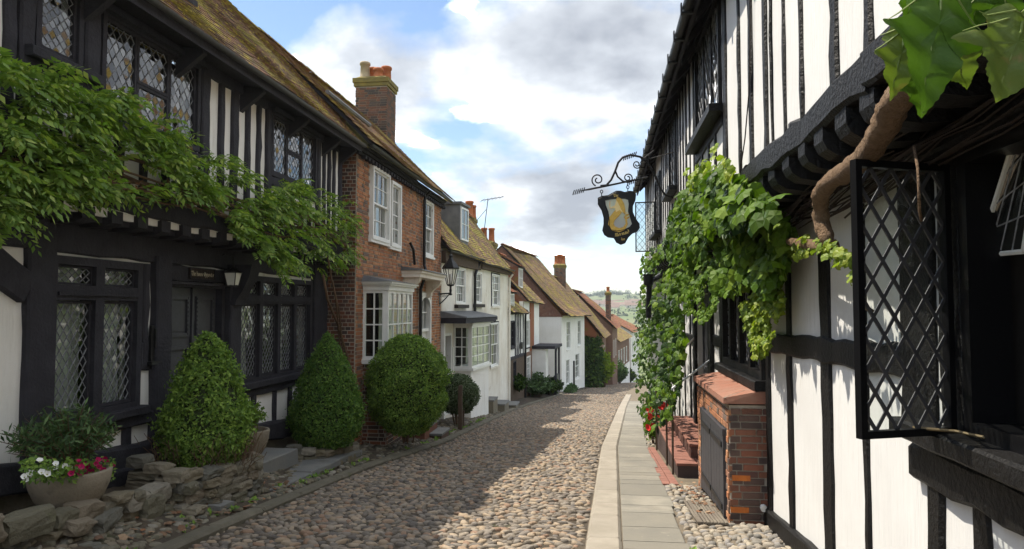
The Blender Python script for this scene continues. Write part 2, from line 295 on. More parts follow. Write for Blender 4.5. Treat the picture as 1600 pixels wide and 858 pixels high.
# ------------------------------------------------------------------ builders for repeated kinds of piece
def clip(poly, a0, a1, z0, z1):
    for ax, lim, sg in ((0, a0, 1), (0, a1, -1), (1, z0, 1), (1, z1, -1)):
        out = []
        for i in range(len(poly)):
            p, q = poly[i], poly[(i+1) % len(poly)]; dp = (p[ax]-lim)*sg; dq = (q[ax]-lim)*sg
            if dp >= 0: out.append(p)
            if dp*dq < 0:
                f = dp/(dp-dq); out.append((p[0]+(q[0]-p[0])*f, p[1]+(q[1]-p[1])*f))
        poly = out
        if len(poly) < 3: return []
    return poly
def leaded(fac, parent, a0, a1, z0, z1, o, nx, nz, single=True, glass='glass_lead', lead='lead', lw=.0036, tilt=.04):
    """diamond panes, nx wide and nz high, in lead cames"""
    dw, dh = (a1-a0)/nx, (z1-z0)/nz; joined = MB()
    for i in range(-1, 2*nx+2):
        for k in range(-1, 2*nz+2):
            if (i+k) % 2: continue
            c = (a0+i*dw/2, z0+k*dh/2)
            pl = clip([(c[0]-dw/2, c[1]), (c[0], c[1]-dh/2), (c[0]+dw/2, c[1]), (c[0], c[1]+dh/2)], a0, a1, z0, z1)
            if not pl: continue
            tx, tz = random.gauss(0, tilt), random.gauss(0, tilt)
            pts = [fac.P(p[0], o+(p[0]-c[0])*tx+(p[1]-c[1])*tz, p[1]) for p in pl]
            if fac.t.cross(fac.n).z > 0: pts.reverse()
            if single: MB().poly(pts).build('pane', M[glass], parent)
            else: joined.poly(pts)
    if joined.v: tag(joined.build('panes', M[glass], parent), kind='stuff')
    mb = MB()
    for sg in (1, -1):
        for i in range(-2*nz-1, nx*2+2*nz+2):
            # line through (a0+i*dw/2.., z0) along +-slope
            if i % 2 == 0: continue
            q = []
            A = (a0+i*dw/2, z0); D = (sg*dw*(nz+1)*1.0, dh*(nz+1)*1.0)
            if sg < 0: pass
            t0, t1 = 0., 1.
            for p, d, lo, hi in ((A[0], D[0], a0, a1), (A[1], D[1], z0, z1)):
                u, v = (lo-p)/d, (hi-p)/d
                if u > v: u, v = v, u
                t0, t1 = max(t0, u), min(t1, v)
            if t1-t0 < .01: continue
            p, q = (A[0]+D[0]*t0, A[1]+D[1]*t0), (A[0]+D[0]*t1, A[1]+D[1]*t1)
            e = .002 if sg > 0 else 0
            fac.beam(mb, p[0], p[1], q[0], q[1], lw*1.4, o-.004-e, o+.005+e, jit=.0004, seg=3)
    if mb.v: mb.build('lead_lattice', M[lead], parent)
def frame_rect(fac, mb, a0, a1, z0, z1, w, o0, o1):
    fac.box(mb, a0, a1, o0, o1, z0, z0+w); fac.box(mb, a0, a1, o0, o1, z1-w, z1)
    fac.box(mb, a0, a0+w, o0, o1, z0+w, z1-w); fac.box(mb, a1-w, a1, o0, o1, z0+w, z1-w)
def bars(fac, parent, a0, a1, z0, z1, o, nx, nz, w=.022, matn='white_paint', glass='glass', d=.03, tilt=.012):
    """glazing bars and single rectangular panes"""
    mb = MB()
    for i in range(1, nx): c = lerp(a0, a1, i/nx); fac.box(mb, c-w/2, c+w/2, o-d/2, o+d/2, z0, z1)
    for k in range(1, nz): c = lerp(z0, z1, k/nz); fac.box(mb, a0, a1, o-d/2+.002, o+d/2-.002, c-w/2, c+w/2)
    if mb.v: mb.build('glazing_bars', M[matn], parent)
    for i in range(nx):
        for k in range(nz):
            p0, p1, q0, q1 = lerp(a0, a1, i/nx), lerp(a0, a1, (i+1)/nx), lerp(z0, z1, k/nz), lerp(z0, z1, (k+1)/nz); tx, tz = random.gauss(0, tilt), random.gauss(0, tilt); ca, cz = (p0+p1)/2, (q0+q1)/2
            MB().poly([fac.P(a, o-.006+(a-ca)*tx+(z-cz)*tz, z) for a, z in ((p0, q0), (p1, q0), (p1, q1), (p0, q1))]).build('pane', M[glass], parent)
def wall_holes(fac, mb, a0, a1, z0, z1, holes, o0, o1):
    """a wall with rectangular openings, built of blocks between the openings"""
    xs = sorted({a0, a1, *[min(max(h[i], a0), a1) for h in holes for i in (0, 1)]})
    for i in range(len(xs)-1):
        u, v = xs[i], xs[i+1]; mid = (u+v)/2
        cuts = sorted([(max(h[2], z0), min(h[3], z1)) for h in holes if h[0] < mid < h[1]]); z = z0
        for c0, c1 in cuts:
            if c0 > z+.001: fac.box(mb, u, v, o0, o1, z, c0)
            z = max(z, c1)
        if z < z1-.001: fac.box(mb, u, v, o0, o1, z, z1)
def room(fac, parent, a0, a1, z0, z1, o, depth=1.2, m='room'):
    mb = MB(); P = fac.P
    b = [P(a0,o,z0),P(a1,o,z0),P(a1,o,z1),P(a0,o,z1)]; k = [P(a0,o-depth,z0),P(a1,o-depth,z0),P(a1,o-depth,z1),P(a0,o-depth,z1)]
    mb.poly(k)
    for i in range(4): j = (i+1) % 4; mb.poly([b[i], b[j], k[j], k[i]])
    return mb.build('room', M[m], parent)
def curtain(fac, parent, a0, a1, z0, z1, o, amp=.03, waves=5, m='curtain', gather=0):
    mb = MB(); n = 36; R = []
    for k in range(7):
        f = k/6; z = lerp(z1, z0, f); r = []
        for i in range(n+1):
            u = i/n; sq = 1-gather*math.sin(math.pi*f)*.5
            r.append(fac.P(lerp(a0, a1, .5+(u-.5)*sq), o+amp*math.sin(u*waves*6.283+math.sin(f*3)*.6)*(.5+.5*f), z))
        R.append(r)
    mb.loft(R, cap=False, closed=False); return mb.build('curtain', M[m], parent, smooth=True)
def box_mesh(name, sx, sy, sz, m, bev=.0, jit=.0, seed=0):
    """unit piece centred on x, y with top at z=0 (or all centred), worn corners"""
    rr = random.Random(seed); mb = MB(); b = bev
    def ring(z, i): return [(x*(sx/2-i)+rr.uniform(-jit, jit), y*(sy/2-i)+rr.uniform(-jit, jit), z+rr.uniform(-jit, jit)*.4) for x, y in ((-1,-1),(1,-1),(1,1),(-1,1))]
    if b: mb.loft([ring(-sz/2, b*.3), ring(sz/2-b, 0), ring(sz/2, b)])
    else: mb.loft([ring(-sz/2, 0), ring(sz/2, 0)])
    me = bpy.data.meshes.new(name); me.from_pydata(mb.v, [], mb.f); me.materials.append(m); me.update(); return me
def brick_field(fac, parent, rects, holes, o, m='brick', limit=300, bl=.225, bh=.075, name='brick', depth=.05, flip=False):
    """courses of bricks (alternating headers and stretchers) standing proud of the mortar"""
    items = []
    for a0, a1, z0, z1 in rects:
        nz = int((z1-z0)/bh)
        for k in range(nz):
            z = z0+(k+.5)*bh; a = a0-(bl*.75 if k % 2 else 0)-random.uniform(0, .05); j = 0
            while a < a1-.03:
                L = bl if (j+k) % 2 else bl/2; s0, s1 = max(a, a0), min(a+L, a1); a += L; j += 1
                if s1-s0 < .04: continue
                c = (s0+s1)/2
                if any(h[0]-.02 < c < h[1]+.02 and h[2]-.02 < z < h[3]+.02 for h in holes): continue
                items.append((c, z, s1-s0))
    pts = [fac.P(c, o, z) for c, z, L in items]; order = sorted(range(len(items)), key=lambda i: pts[i].length)
    near = set(order[:limit]); me = [box_mesh(name, 1, 1, 1, M[m], .035, .012, s) for s in range(4)]
    R = Matrix((fac.t, Vector((0, 0, 1)), fac.n)).transposed(); V = []; Fc = []
    base = [(np.array([v.co[:] for v in q.vertices]), [tuple(p.vertices) for p in q.polygons]) for q in me]
    Vs = []; Fs = []; n = 0
    for i, (c, z, L) in enumerate(items):
        sc = Matrix.Diagonal((L-.014, bh-.015, depth)); oo = random.uniform(-.003, .004); w = random.uniform(-.012, .012)
        A = (R @ Matrix.Rotation(w, 3, 'Z') @ sc).to_4x4(); A.translation = fac.P(c, o-depth/2+.007+oo, z)
        if i in near: piece(name, me[i % 4], A, parent)
        else:
            bv, bf = base[i % 4]; An = np.array(A); Vs.append(bv @ An[:3,:3].T+An[:3,3]); Fs += [tuple(x+n for x in f) for f in bf]; n += len(bv)
    if Vs:
        F4 = np.array([f for f in Fs if len(f) == 4]); tag(np_obj(name+'_courses', np.concatenate(Vs), F4, M[m], parent), kind='stuff')
def tiled_roof(parent, E0, E1, up, slope, m='tile', tw=.17, gauge=.105, limit=0, sag=.05, holes=None, under='timber', skew=0., top_cut=None, flare=.0):
    """plain clay tiles in lapped courses. E0-E1 the eave line, UP the unit vector up the slope, SLOPE its length"""
    E0, E1, up = Vector(E0), Vector(E1), Vector(up).normalized(); t = (E1-E0); Ln = t.length; t.normalize(); n = t.cross(up)
    if n.z < 0: n = -n
    rows = int(slope/gauge); cols = int(Ln/tw); items = []
    def surf(a, s):
        q = sag*(math.sin(a*.9+1.3)*.5+math.sin(a*2.3+s*.7)*.25+math.sin(s*1.7+a*.4)*.35); f = flare*max(0, 1-s/1.2)**2
        return E0+t*a+up*s+n*(q+f)+Vector((0, 0, -sag*1.2*math.sin(math.pi*a/Ln)*(s/slope)))
    for r in range(rows):
        s = r*gauge
        for c in range(cols+1):
            a = (c+(.5 if r % 2 else 0))*tw
            if a > Ln: continue
            if skew and a > Ln-skew*s: continue
            if holes and any(h[0] < a < h[1] and h[2] < s < h[3] for h in holes): continue
            items.append((a, s))
    cen = [surf(a, s) for a, s in items]; order = sorted(range(len(items)), key=lambda i: cen[i].length); near = set(order[:limit])
    tm = [box_mesh('tile', 1, 1, 1, M[m], 0, .03, q) for q in range(3)]
    bv = [np.array([v.co[:] for v in q.vertices]) for q in tm]; F = np.array([[p for p in pl.vertices] for pl in tm[0].polygons]); Vs = []; k = 0
    for i, (a, s) in enumerate(items):
        lift = random.uniform(.0, .012); yaw = random.gauss(0, .025); th = .016
        e = surf(a+.02, s)-surf(a-.02, s); e.normalize(); u2 = (surf(a, s+.05)-surf(a, s-.05)).normalized(); nn = e.cross(u2).normalized()
        if nn.z < 0: nn = -nn
        ud = (u2-nn*(.13+lift)).normalized(); nd = e.cross(ud).normalized()
        if nd.z < 0: nd = -nd
        R = Matrix((e, ud, nd)).transposed() @ Matrix.Rotation(yaw, 3, 'Z') @ Matrix.Diagonal((tw-.006, gauge*1.75, th))
        A = R.to_4x4(); A.translation = cen[i]+nn*(.022+lift*.4)+u2*gauge*.4
        if i in near: piece('tile', tm[i % 3], A, parent)
        else: An = np.array(A); Vs.append(bv[i % 3] @ An[:3,:3].T+An[:3,3]); k += 1
    if Vs:
        nv = len(bv[0]); FF = (F[None]+(np.arange(k)*nv)[:,None,None]).reshape(-1, 4); tag(np_obj('tile_courses', np.concatenate(Vs), FF, M[m], parent), kind='stuff')
    # boarding under the tiles, following the same surface
    R = [[surf(lerp(0, Ln, i/10), lerp(0, slope, j/6))-n*.012 for i in range(11)] for j in range(7)]
    mb = MB(); mb.loft(R, cap=False, closed=False)
    R2 = [[p-n*.06 for p in r] for r in R]; mb.loft(R2, cap=False, closed=False); mb.loft([R[0], R2[0]], cap=False, closed=False); mb.loft([[r[-1] for r in R], [r[-1] for r in R2]], cap=False, closed=False); mb.loft([[r[0] for r in R], [r[0] for r in R2]], cap=False, closed=False)
    mb.build('roof_boarding', M[under], parent)
    return surf
def ridge_tiles(parent, A, B, m='tile', r=.11, L=.4):
    A, B = Vector(A), Vector(B); n = max(1, int((B-A).length/L)); t = (B-A).normalized(); s = t.cross(Vector((0,0,1))).normalized()
    for i in range(n):
        p, q = A.lerp(B, i/n), A.lerp(B, (i+.97)/n); mb = MB(); h = random.uniform(-.012, .012); R = []
        for c, rr in ((p, r), (q, r*.93)):
            R.append([c+s*rr*math.cos(x)+Vector((0,0,rr*.75*math.sin(x)+h)) for x in [math.pi*j/6 for j in range(7)]]+[c+s*rr*.85*math.cos(x)+Vector((0,0,rr*.6*math.sin(x)+h)) for x in [math.pi*j/6 for j in range(6,-1,-1)]])
        mb.loft(R).build('ridge_tile', M[m], parent)
def leaf_cloud(P, N, size, shape='oval', droop=.35, sizej=.35, up=None, rnd=1.0):
    """leaf blades at points P facing roughly N; returns V, F (one folded 4-point blade = 2 tris per leaf, or a lobed one)"""
    n = len(P); N = N/np.maximum(np.linalg.norm(N, axis=1, keepdims=True), 1e-6); N = N+RN.normal(0, .45*rnd, (n, 3)); N /= np.linalg.norm(N, axis=1, keepdims=True)
    D = RN.normal(0, 1, (n, 3)); D[:,2] -= droop*2; D -= N*(D*N).sum(1, keepdims=True); D /= np.maximum(np.linalg.norm(D, axis=1, keepdims=True), 1e-6); S2 = np.cross(N, D)
    sz = size*(1+RN.uniform(-sizej, sizej, n))[:,None]
    if shape == 'oval': pr = [(0, 0, 0), (.5, .30, .10), (1.0, 0, -.06), (.5, -.30, .10)]; Fb = [(0,1,2),(0,2,3)]
    elif shape == 'needle': pr = [(0, .05, 0), (.55, .11, .02), (1, 0, 0), (.55, -.11, .02)]; Fb = [(0,1,2),(0,2,3)]
    else:   # lobed leaf: five points round a centre
        pr = [(.40, 0, .06), (0, .10, .02), (.02, .36, -.04), (.30, .40, .0), (.50, .50, -.08), (.72, .30, -.02), (1.0, 0, -.14), (.72, -.30, -.02), (.50, -.50, -.08), (.30, -.40, .0), (.02, -.36, -.04), (0, -.10, .02)]
        Fb = [(0, i, i+1) for i in range(1, 11)]+[(0, 11, 1)]
    V = np.stack([P+D*(a*sz)+S2*(b*sz)+N*(c*sz) for a, b, c in pr], 1); k = len(pr)
    F = (np.array(Fb)[None]+(np.arange(n)*k)[:,None,None]).reshape(-1, 3); return V.reshape(-1, 3), F
# ------------------------------------------------------------------ ground, street, pavement
PY = [-12, -10, 0, 6.5, 28, 42, 60, 80, 120]; PZ = [-.6, -.75, -1.656, -2.2, -4.0, -4.95, -6.4, -8.25, -12.2]
XLY = [-12, 0, 7, 11, 15.3, 21.5, 28, 34, 42, 52, 62, 80, 120]; XLX = [-3.5, -3.65, -3.83, -3.82, -3.46, -3.49, -3.5, -2.9, -2.1, -1.0, .2, 2.2, 6.2]
XRY = [-12, 6.7, 15.2, 29.3, 60, 80, 120]; XRX = [-.25, -.16, -.02, .62, 2.5, 4.3, 8.6]
def gz(y): return np.interp(y, PY, PZ)
def xl(y): return np.interp(y, XLY, XLX)
def xr(y): return np.interp(y, XRY, XRX)
def verge_z(x, y):      # left of the kerb the ground climbs towards the houses
    r = np.interp(y, [0, 8, 11, 15, 30, 60], [.30, .28, .16, .10, .12, .1]); return gz(y)+.03+r*np.clip((xl(y)-x)/1.0, 0, 1)
YS = np.concatenate([np.arange(-12, 40, .5), np.arange(40, 121, 2.)])
def strip(name, fa, fb, zf, nx, m, kind='structure', bump=.0):
    rows = []
    for y in YS:
        a, b = fa(y), fb(y); xs = np.linspace(a, b, nx); z = np.array([float(zf(x, y)) for x in xs])+RN.normal(0, bump, nx); rows.append(np.stack([xs, np.full(nx, y), z], 1))
    V = np.concatenate(rows); n = len(YS); i = (np.arange(n-1)[:,None]*nx+np.arange(nx-1)).ravel(); F = np.stack([i, i+1, i+1+nx, i+nx], 1)
    return tag(np_obj(name, V, F, M[m], smooth=True), kind=kind)
street = strip('street', xl, xr, lambda x, y: gz(y)+.000+.03*math.cos((x-xl(y))/(xr(y)-xl(y))*3.14-1.57), 12, 'dirt')
verge = strip('verge', lambda y: np.interp(y, [0, 38, 45, 60, 80, 120], [-7.5, -7.0, -6.0, -3, -.5, 4]), lambda y: xl(y)+.02, verge_z, 24, 'dirt', bump=.012)
pavement = strip('pavement', lambda y: xr(y)-.01, lambda y: np.interp(y, [0, 25, 40, 120], [2.6, 2.6, 4.5, 16]), lambda x, y: gz(y)+.012, 8, 'grit')
# far country: fields falling away, then a low ridge with a town on it
def terrain():
    xs = np.concatenate([np.linspace(-900, -60, 22), np.linspace(-50, -12, 6), np.linspace(-7, 7, 6), np.linspace(12, 50, 6), np.linspace(60, 900, 22)]); ys = np.concatenate([np.linspace(-300, -20, 6), np.linspace(-12, 112, 32), [118, 124, 140, 180], np.linspace(230, 1400, 40)]); V = []
    for y in ys:
        for x in xs:
            z = np.interp(y, [118, 140, 200, 320, 520, 700, 900, 1150, 1400], [-12.9, -14, -17, -20, -14, -6, 1, 9, 11])
            if y < 118: z = float(np.interp(y, PY, PZ))-.5
            if y > 180: z += 2.2*math.sin(x*.011+1)+1.6*math.sin(x*.023+y*.01)
            z += 13*math.exp(-((x-20)/90)**2-((y-1150)/160)**2); V.append((x, y, z))
    nx = len(xs); i = (np.arange(len(ys)-1)[:,None]*nx+np.arange(nx-1)).ravel(); F = np.stack([i, i+1, i+1+nx, i+nx], 1)
    tag(np_obj('hills', np.array(V), F, M['grass_far'], smooth=True), kind='structure')
terrain()
g = MB(); g.poly([(-3700, -2800, -28), (3700, -2800, -28), (3700, 1700, -28), (-3700, 1700, -28)]); tag(g.build('ground', M['grass_far']), kind='structure')
# cobbles
def dome(nr, seed, rings):
    rr = np.random.default_rng(seed); ang = np.arange(nr)/nr*2*np.pi+rr.uniform(0, .5); rad = 1+rr.uniform(-.24, .14, nr); V = []
    for r, z in rings: V += [(r*rad[j]*math.cos(ang[j]), r*rad[j]*math.sin(ang[j]), z+rr.uniform(-.06, .06)) for j in range(nr)]
    V.append((rr.uniform(-.1, .1), rr.uniform(-.1, .1), 1.0)); F = []
    for k in range(len(rings)-1):
        for j in range(nr): a, b = k*nr+j, k*nr+(j+1) % nr; F += [(a, b, b+nr), (a, b+nr, a+nr)]
    k = (len(rings)-1)*nr; F += [(k+j, k+(j+1) % nr, len(V)-1) for j in range(nr)]
    return np.array(V), np.array(F)
HI = [dome(9, s, [(1, -.5), (.98, .30), (.82, .74), (.46, .92)]) for s in range(8)]; LO = [dome(6, 40+s, [(1, -.4), (.85, .5)]) for s in range(5)]
def stones(pts, sx, sy, sz, m, name, parent, limit, jit=.22, far=16., yawj=.5, joined='cobbles', proud=.0):
    """pts (n,3) ground points. The nearest become single pieces, the rest one mass"""
    n = len(pts); d = np.linalg.norm(pts, axis=1); order = np.argsort(d); near = order[:limit]; rest = order[limit:]
    meshes = []
    for v, f in HI:
        me = bpy.data.meshes.new(name); me.from_pydata(v.tolist(), [], f.tolist()); me.polygons.foreach_set('use_smooth', [True]*len(f)); me.materials.append(m); meshes.append(me)
    SX, SY, SZ = [q*(1+RN.uniform(-jit, jit, n)) for q in (sx, sy, sz)]; YW = RN.normal(0, yawj, n); TX, TY = RN.normal(0, .10, n), RN.normal(0, .10, n)
    for i in near:
        A = Matrix.Translation(pts[i]) @ Matrix.Rotation(YW[i], 4, 'Z') @ Matrix.Rotation(TX[i], 4, 'X') @ Matrix.Rotation(TY[i], 4, 'Y') @ Matrix.Diagonal((SX[i], SY[i], SZ[i], 1)); piece(name, meshes[i % 8], A, parent)
    Vs, Fs, k = [], [], 0
    for lib, sel in ((HI, rest[d[rest] < far]), (LO, rest[d[rest] >= far])):
        for q in range(len(lib)):
            idx = sel[q::len(lib)]
            if not len(idx): continue
            v, f = lib[q]; L = v[None]*np.stack([SX[idx], SY[idx], SZ[idx]], 1)[:,None]; L = L.copy(); L[:,:,2] += L[:,:,0]*TY[idx,None]+L[:,:,1]*TX[idx,None]
            c, s = np.cos(YW[idx])[:,None], np.sin(YW[idx])[:,None]; X = L[:,:,0]*c-L[:,:,1]*s; Y = L[:,:,0]*s+L[:,:,1]*c
            Vs.append((np.stack([X, Y, L[:,:,2]], 2)+pts[idx][:,None]).reshape(-1, 3)); Fs.append((f[None]+(k+np.arange(len(idx))*len(v))[:,None,None]).reshape(-1, 3)); k += len(idx)*len(v)
    if Vs: tag(np_obj(joined, np.concatenate(Vs), np.concatenate(Fs), m, parent, smooth=True), kind='stuff')
def cobble_points():
    out = []; y = 5.6; r = 0
    while y < 100:
        st = 1 if y < 32 else 1.5; a, b = xl(y)+.10, xr(y)-.04; w = .094*st; k = np.arange(a+(w/2 if r % 2 else 0), b, w); n = len(k)
        x = k+RN.normal(0, .018*st, n); yy = y+RN.normal(0, .016*st, n)+.05*np.sin(x*1.7+y*.3); f = (x-a)/(b-a)
        out.append(np.stack([x, yy, gz(yy)-.012+.03*np.cos(f*3.14-1.57)+RN.uniform(-.012, .010, n)], 1)); y += .070*st; r += 1
    return np.concatenate(out)
stones(cobble_points(), .055, .037, .032, M['cobble'], 'cobble', street, 300, jit=.36, yawj=.7)
# kerb along the left: worn old stones
def kerb_run(fx, y0, y1, w, L, h0, h1, m, off=0., name='kerb_stone', parent=street, rnd=.02):
    y = y0
    while y < y1:
        l = L*random.uniform(.75, 1.25); a, b = y+.006, y+l-.006; R = []
        for q in (a, a+.03, b-.03, b):
            x = float(fx(q))+off; z = float(gz(q)); e = .012 if q in (a, b) else 0; j = random.uniform(-rnd, rnd)*.5
            R.append([(x+e+j, q, z+h0), (x+e*.5+j, q, z+h1-.03), (x+.03+e+j, q, z+h1-e), (x+w-.03-e+j, q, z+h1-e), (x+w-e+j, q, z+h1-.03), (x+w-e+j, q, z+h0)])
        MB().loft(R).build(name, M[m], parent); y += l
kerb_run(lambda y: xl(y)-.10, 4.6, 40, .19, 1.15, -.08, .075, 'old_kerb')
# right pavement: pale kerb blocks, then flagstones
kerb_run(xr, 4.8, 40, .33, .95, -.05, .052, 'kerb', parent=pavement, rnd=.004)
def flags():
    y = 4.6; i = 0
    while y < 34:
        l = [.95, .42, .50, .34, .66, .8, .46, .7][i % 8]*random.uniform(.9, 1.1); i += 1; R = []
        w = .60+random.uniform(-.03, .04)
        for q in (y+.008, y+l-.008):
            x = float(xr(q))+.345; z = float(gz(q)); R.append([(x, q, z-.05), (x, q, z+.042), (x+.008, q, z+.048), (x+w-.008, q, z+.048), (x+w, q, z+.042), (x+w, q, z-.05)])
        MB().loft(R).build('flagstone', M['flag'], pavement); y += l
flags()
# pebbles between the flags and the inn wall
def pebble_points():
    out = []; y = 4.5
    while y < 24:
        a, b = xr(y)+1.0, 1.80; k = np.arange(a, b, .088); n = len(k)
        x = k+RN.normal(0, .014, n); yy = y+RN.normal(0, .014, n); keep = ~((x > .80) & (yy > 10.4) & (yy < 15.6)) & ~((x > 1.33) & (yy > 7.9) & (yy < 10.6)) & ~((x > .98) & (x < 1.33) & (yy > 7.75) & (yy < 9.25))
        out.append(np.stack([x, yy, gz(yy)+.0+RN.uniform(-.004, .012, n)], 1)[keep]); y += .075
    return np.concatenate(out)
stones(pebble_points(), .050, .042, .036, M['pebble'], 'pebble', pavement, 250, jit=.35, joined='pebbles', yawj=1.2)
# flattish stones and setts of the left verge
def verge_points():
    n = 1500; y = 5 + RN.uniform(0, 1, n)**1.4*22; x = xl(y)-.12-RN.uniform(0, 1, n)*np.interp(y, [5, 9, 10, 30], [.9, .5, .9, .8]); return np.stack([x, y, verge_z(x, y)], 1)
stones(verge_points(), .055, .045, .022, M['rubble'], 'sett', verge, 150, jit=.4, joined='setts', yawj=1.2)
def board(name, c, ax, ay, az, m, parent, rz=0, tilt=0):
    me = box_mesh(name, ax, ay, az, M[m], .006, .002, int(c[1]*100)); return piece(name, me, Matrix.Translation(c) @ Matrix.Rotation(rz, 4, 'Z') @ Matrix.Rotation(tilt, 4, 'X'), parent)
SLOPE = math.atan(.0837)
# wooden grid of boards let into the pebbles
wg = thing('timber_grating', (1.17, 8.5, float(gz(8.5))), 'weathered grey timber boards laid among pebbles before the cupboard', 'boards')
for i in range(9): board('board', (1.01+i*.036, 8.5, float(gz(8.5))+.036), .031, 1.3, .03, 'wood_grey', wg, random.uniform(-.01, .01), -SLOPE)
# drain cover in the left verge
c = D0 = Vector((-4.22, 7.35, 0)); c.z = float(verge_z(c.x, c.y))+.03
dv = thing('drain_cover', c, 'small square stone drain cover in the verge beside the kerb', 'drain cover')
mb = MB(); mb.hexa([c+Vector(p) for p in ((-.19,-.15,-.05),(.19,-.15,-.05),(.19,.15,-.07),(-.19,.15,-.07),(-.19,-.15,.03),(.19,-.15,.0),(.19,.15,-.02),(-.19,.15,.012))]); mb.build('slab', M['bluestone'], dv)
mb = MB(); mb.tube([c+Vector((.12*math.cos(q), .10*math.sin(q), .018-.04*math.cos(q)*.3)) for q in [i*6.283/20 for i in range(21)]], .007, 5); mb.build('ring_groove', M['old_kerb'], dv)
def scatter_leaves(name, label, n, fn, size, m, parent=None):
    P = np.array([fn() for _ in range(n)]); V, F = leaf_cloud(P, np.tile([0, 0, 1.], (n, 1)), size, 'lobed' if n < 150 else 'oval', .0, .4, rnd=.6); o = np_obj(name, V, F, M[m]); tag(o, label, 'leaves', kind='stuff'); return o
def lv():
    y = random.uniform(5.6, 9); x = float(xl(y))-random.uniform(.1, .85); return (x, y, float(verge_z(x, y))+.03)
scatter_leaves('fallen_leaves', 'dry brown leaves littered on the verge by the stone wall', 130, lv, .06, 'dry_leaf')
# ------------------------------------------------------------------ the black timbered house on the left
FG = Fac(-5.3, 0, -5.3, 13.2, 1); FU = Fac(-4.95, 0, -4.95, 13.0, 1)
H1 = thing('timber_house', (-5.3, 7, -2.0), 'black timber framed house with leaded windows and mossy tiled roof behind the wisteria', 'house')
def z0h(a): return -1.55-.085*(a-6)            # foot of the frame follows the hill
ZJ, ZE = 1.02, 3.05
def ga(px, py=500): return FG.px(px, py)[0]
def ua(px, py=180): return FU.px(px, py)[0]
# walls
win_g = (6.22, 7.60, -1.14, .52); win_b = (9.80, 12.45, -1.14, .50); door_h = (8.10, 9.42, -1.75, .30)
mb = MB(); wall_holes(FG, mb, 1.0, 13.15, -2.6, .95, [win_g, win_b, door_h], -.22, 0); mb.build('wall', M['plaster'], H1)
w1 = (5.55, 6.12, 2.25, 3.02); w2 = (6.38, 8.12, 1.92, 3.0); w3 = (10.05, 11.75, 2.0, 3.0)
mb = MB(); wall_holes(FU, mb, 1.0, 12.98, ZJ-.1, ZE+.1, [w1, w2, w3], -.2, 0); mb.build('wall', M['plaster'], H1)
mb = MB(); mb.box(-10.2, -10.0, 1, 13.0, -2.6, 3.1); mb.box(-10.2, -5.52, .8, 1.0, -2.6, 3.1); mb.poly([(-10.2, .98, 3.1), (-4.95, .98, 3.1), (-7.4, .98, 6.15)]); mb.build('wall', M['plaster'], H1)
mb = MB(); mb.box(-10, -5.0, 1, 13.1, .86, .98); mb.build('floor_boards', M['timber'], H1)
def tb(fac, a0, z0, a1, z1, w, name='stud', o1=.045, o0=-.02, jit=.012, m='timber', w1=None):
    b = MB(); fac.beam(b, a0, z0, a1, z1, w, o0, o1, jit, w1=w1); return b.build(name, M[m], H1)
# ground floor frame
tb(FG, 5.98+.15, z0h(6), 6.10, .90, .34, 'post', .07)
tb(FG, 3.6, -1.4, 3.6, .9, .3, 'post', .07)
tb(FG, 4.6, .95, 5.95, .18, .40, 'brace', .06, w1=.30)
tb(FG, 4.0, .70, 13.0, .70, .30, 'bressummer', .055)
tb(FG, 6.3, .875, 8.0, .855, .06, 'rail', .10)
tb(FG, 7.70, .52, 7.69, -.70, .10, 'stud'); tb(FG, 7.62, -.55, 7.95, -.55, .34, 'panel_board', .04)
tb(FG, 7.97, z0h(8)-.05, 7.95, .62, .30, 'post', .10)
tb(FG, 9.62, z0h(9.6), 9.60, .62, .30, 'post', .12); tb(FG, 12.83, z0h(12.8), 12.80, .90, .62, 'corner_post', .08)
tb(FG, 6.25, -1.24, 8.0, -1.26, .14, 'rail', .07); tb(FG, 9.7, -1.28, 12.6, -1.26, .13, 'rail', .06)
for a in (6.62, 7.42, 10.35, 11.05, 11.62, 12.2): tb(FG, a, z0h(a)+.1, a, -1.28, .13 if a < 9 else .10)
for a, b in ((3.4, 6.2), (6.2, 8.05), (9.5, 12.9)): tb(FG, a, z0h(a)+.02, b, z0h(b)+.02, .28, 'sole_plate', .16, jit=.02)
tb(FG, 6.3, z0h(6)-.28, 8.2, z0h(8)-.18, .26, 'sole_plate', .26, jit=.025)
for a, c_ in ((1, 8.1), (9.45, 13.15)):
    b = MB(); b.hexa([FG.P(a, -.2, -3), FG.P(c_, -.2, -3), FG.P(c_, .03, -3), FG.P(a, .03, -3), FG.P(a, -.2, z0h(a)), FG.P(c_, -.2, z0h(c_)), FG.P(c_, .03, z0h(c_)), FG.P(a, .03, z0h(a))]); b.build('plinth', M['rubble'], H1)
# jetty: joists poke out over plaster infill, a bressummer above them
mb = MB(); mb.box(-5.3, -4.93, 1, 13.0, .985, 1.0); mb.build('jetty_soffit', M['plaster'], H1)
for i in range(22):
    a = 4.2+i*.41; mb = MB(); R = []
    for o, dz in ((-.05, 0), (.20, 0), (.33, .01), (.40, .045)): R.append([FG.P(a-.085, o, .82+dz), FG.P(a+.085, o, .82+dz), FG.P(a+.085, o, .99), FG.P(a-.085, o, .99)])
    mb.loft(R).build('joist', M['timber'], H1)
tb(FU, 3.8, 1.13, 12.95, 1.10, .24, 'bressummer', .07, jit=.016)
for a in (4.4, 4.9, 5.3): tb(FU, a, 1.2, a, 3.0, .12)
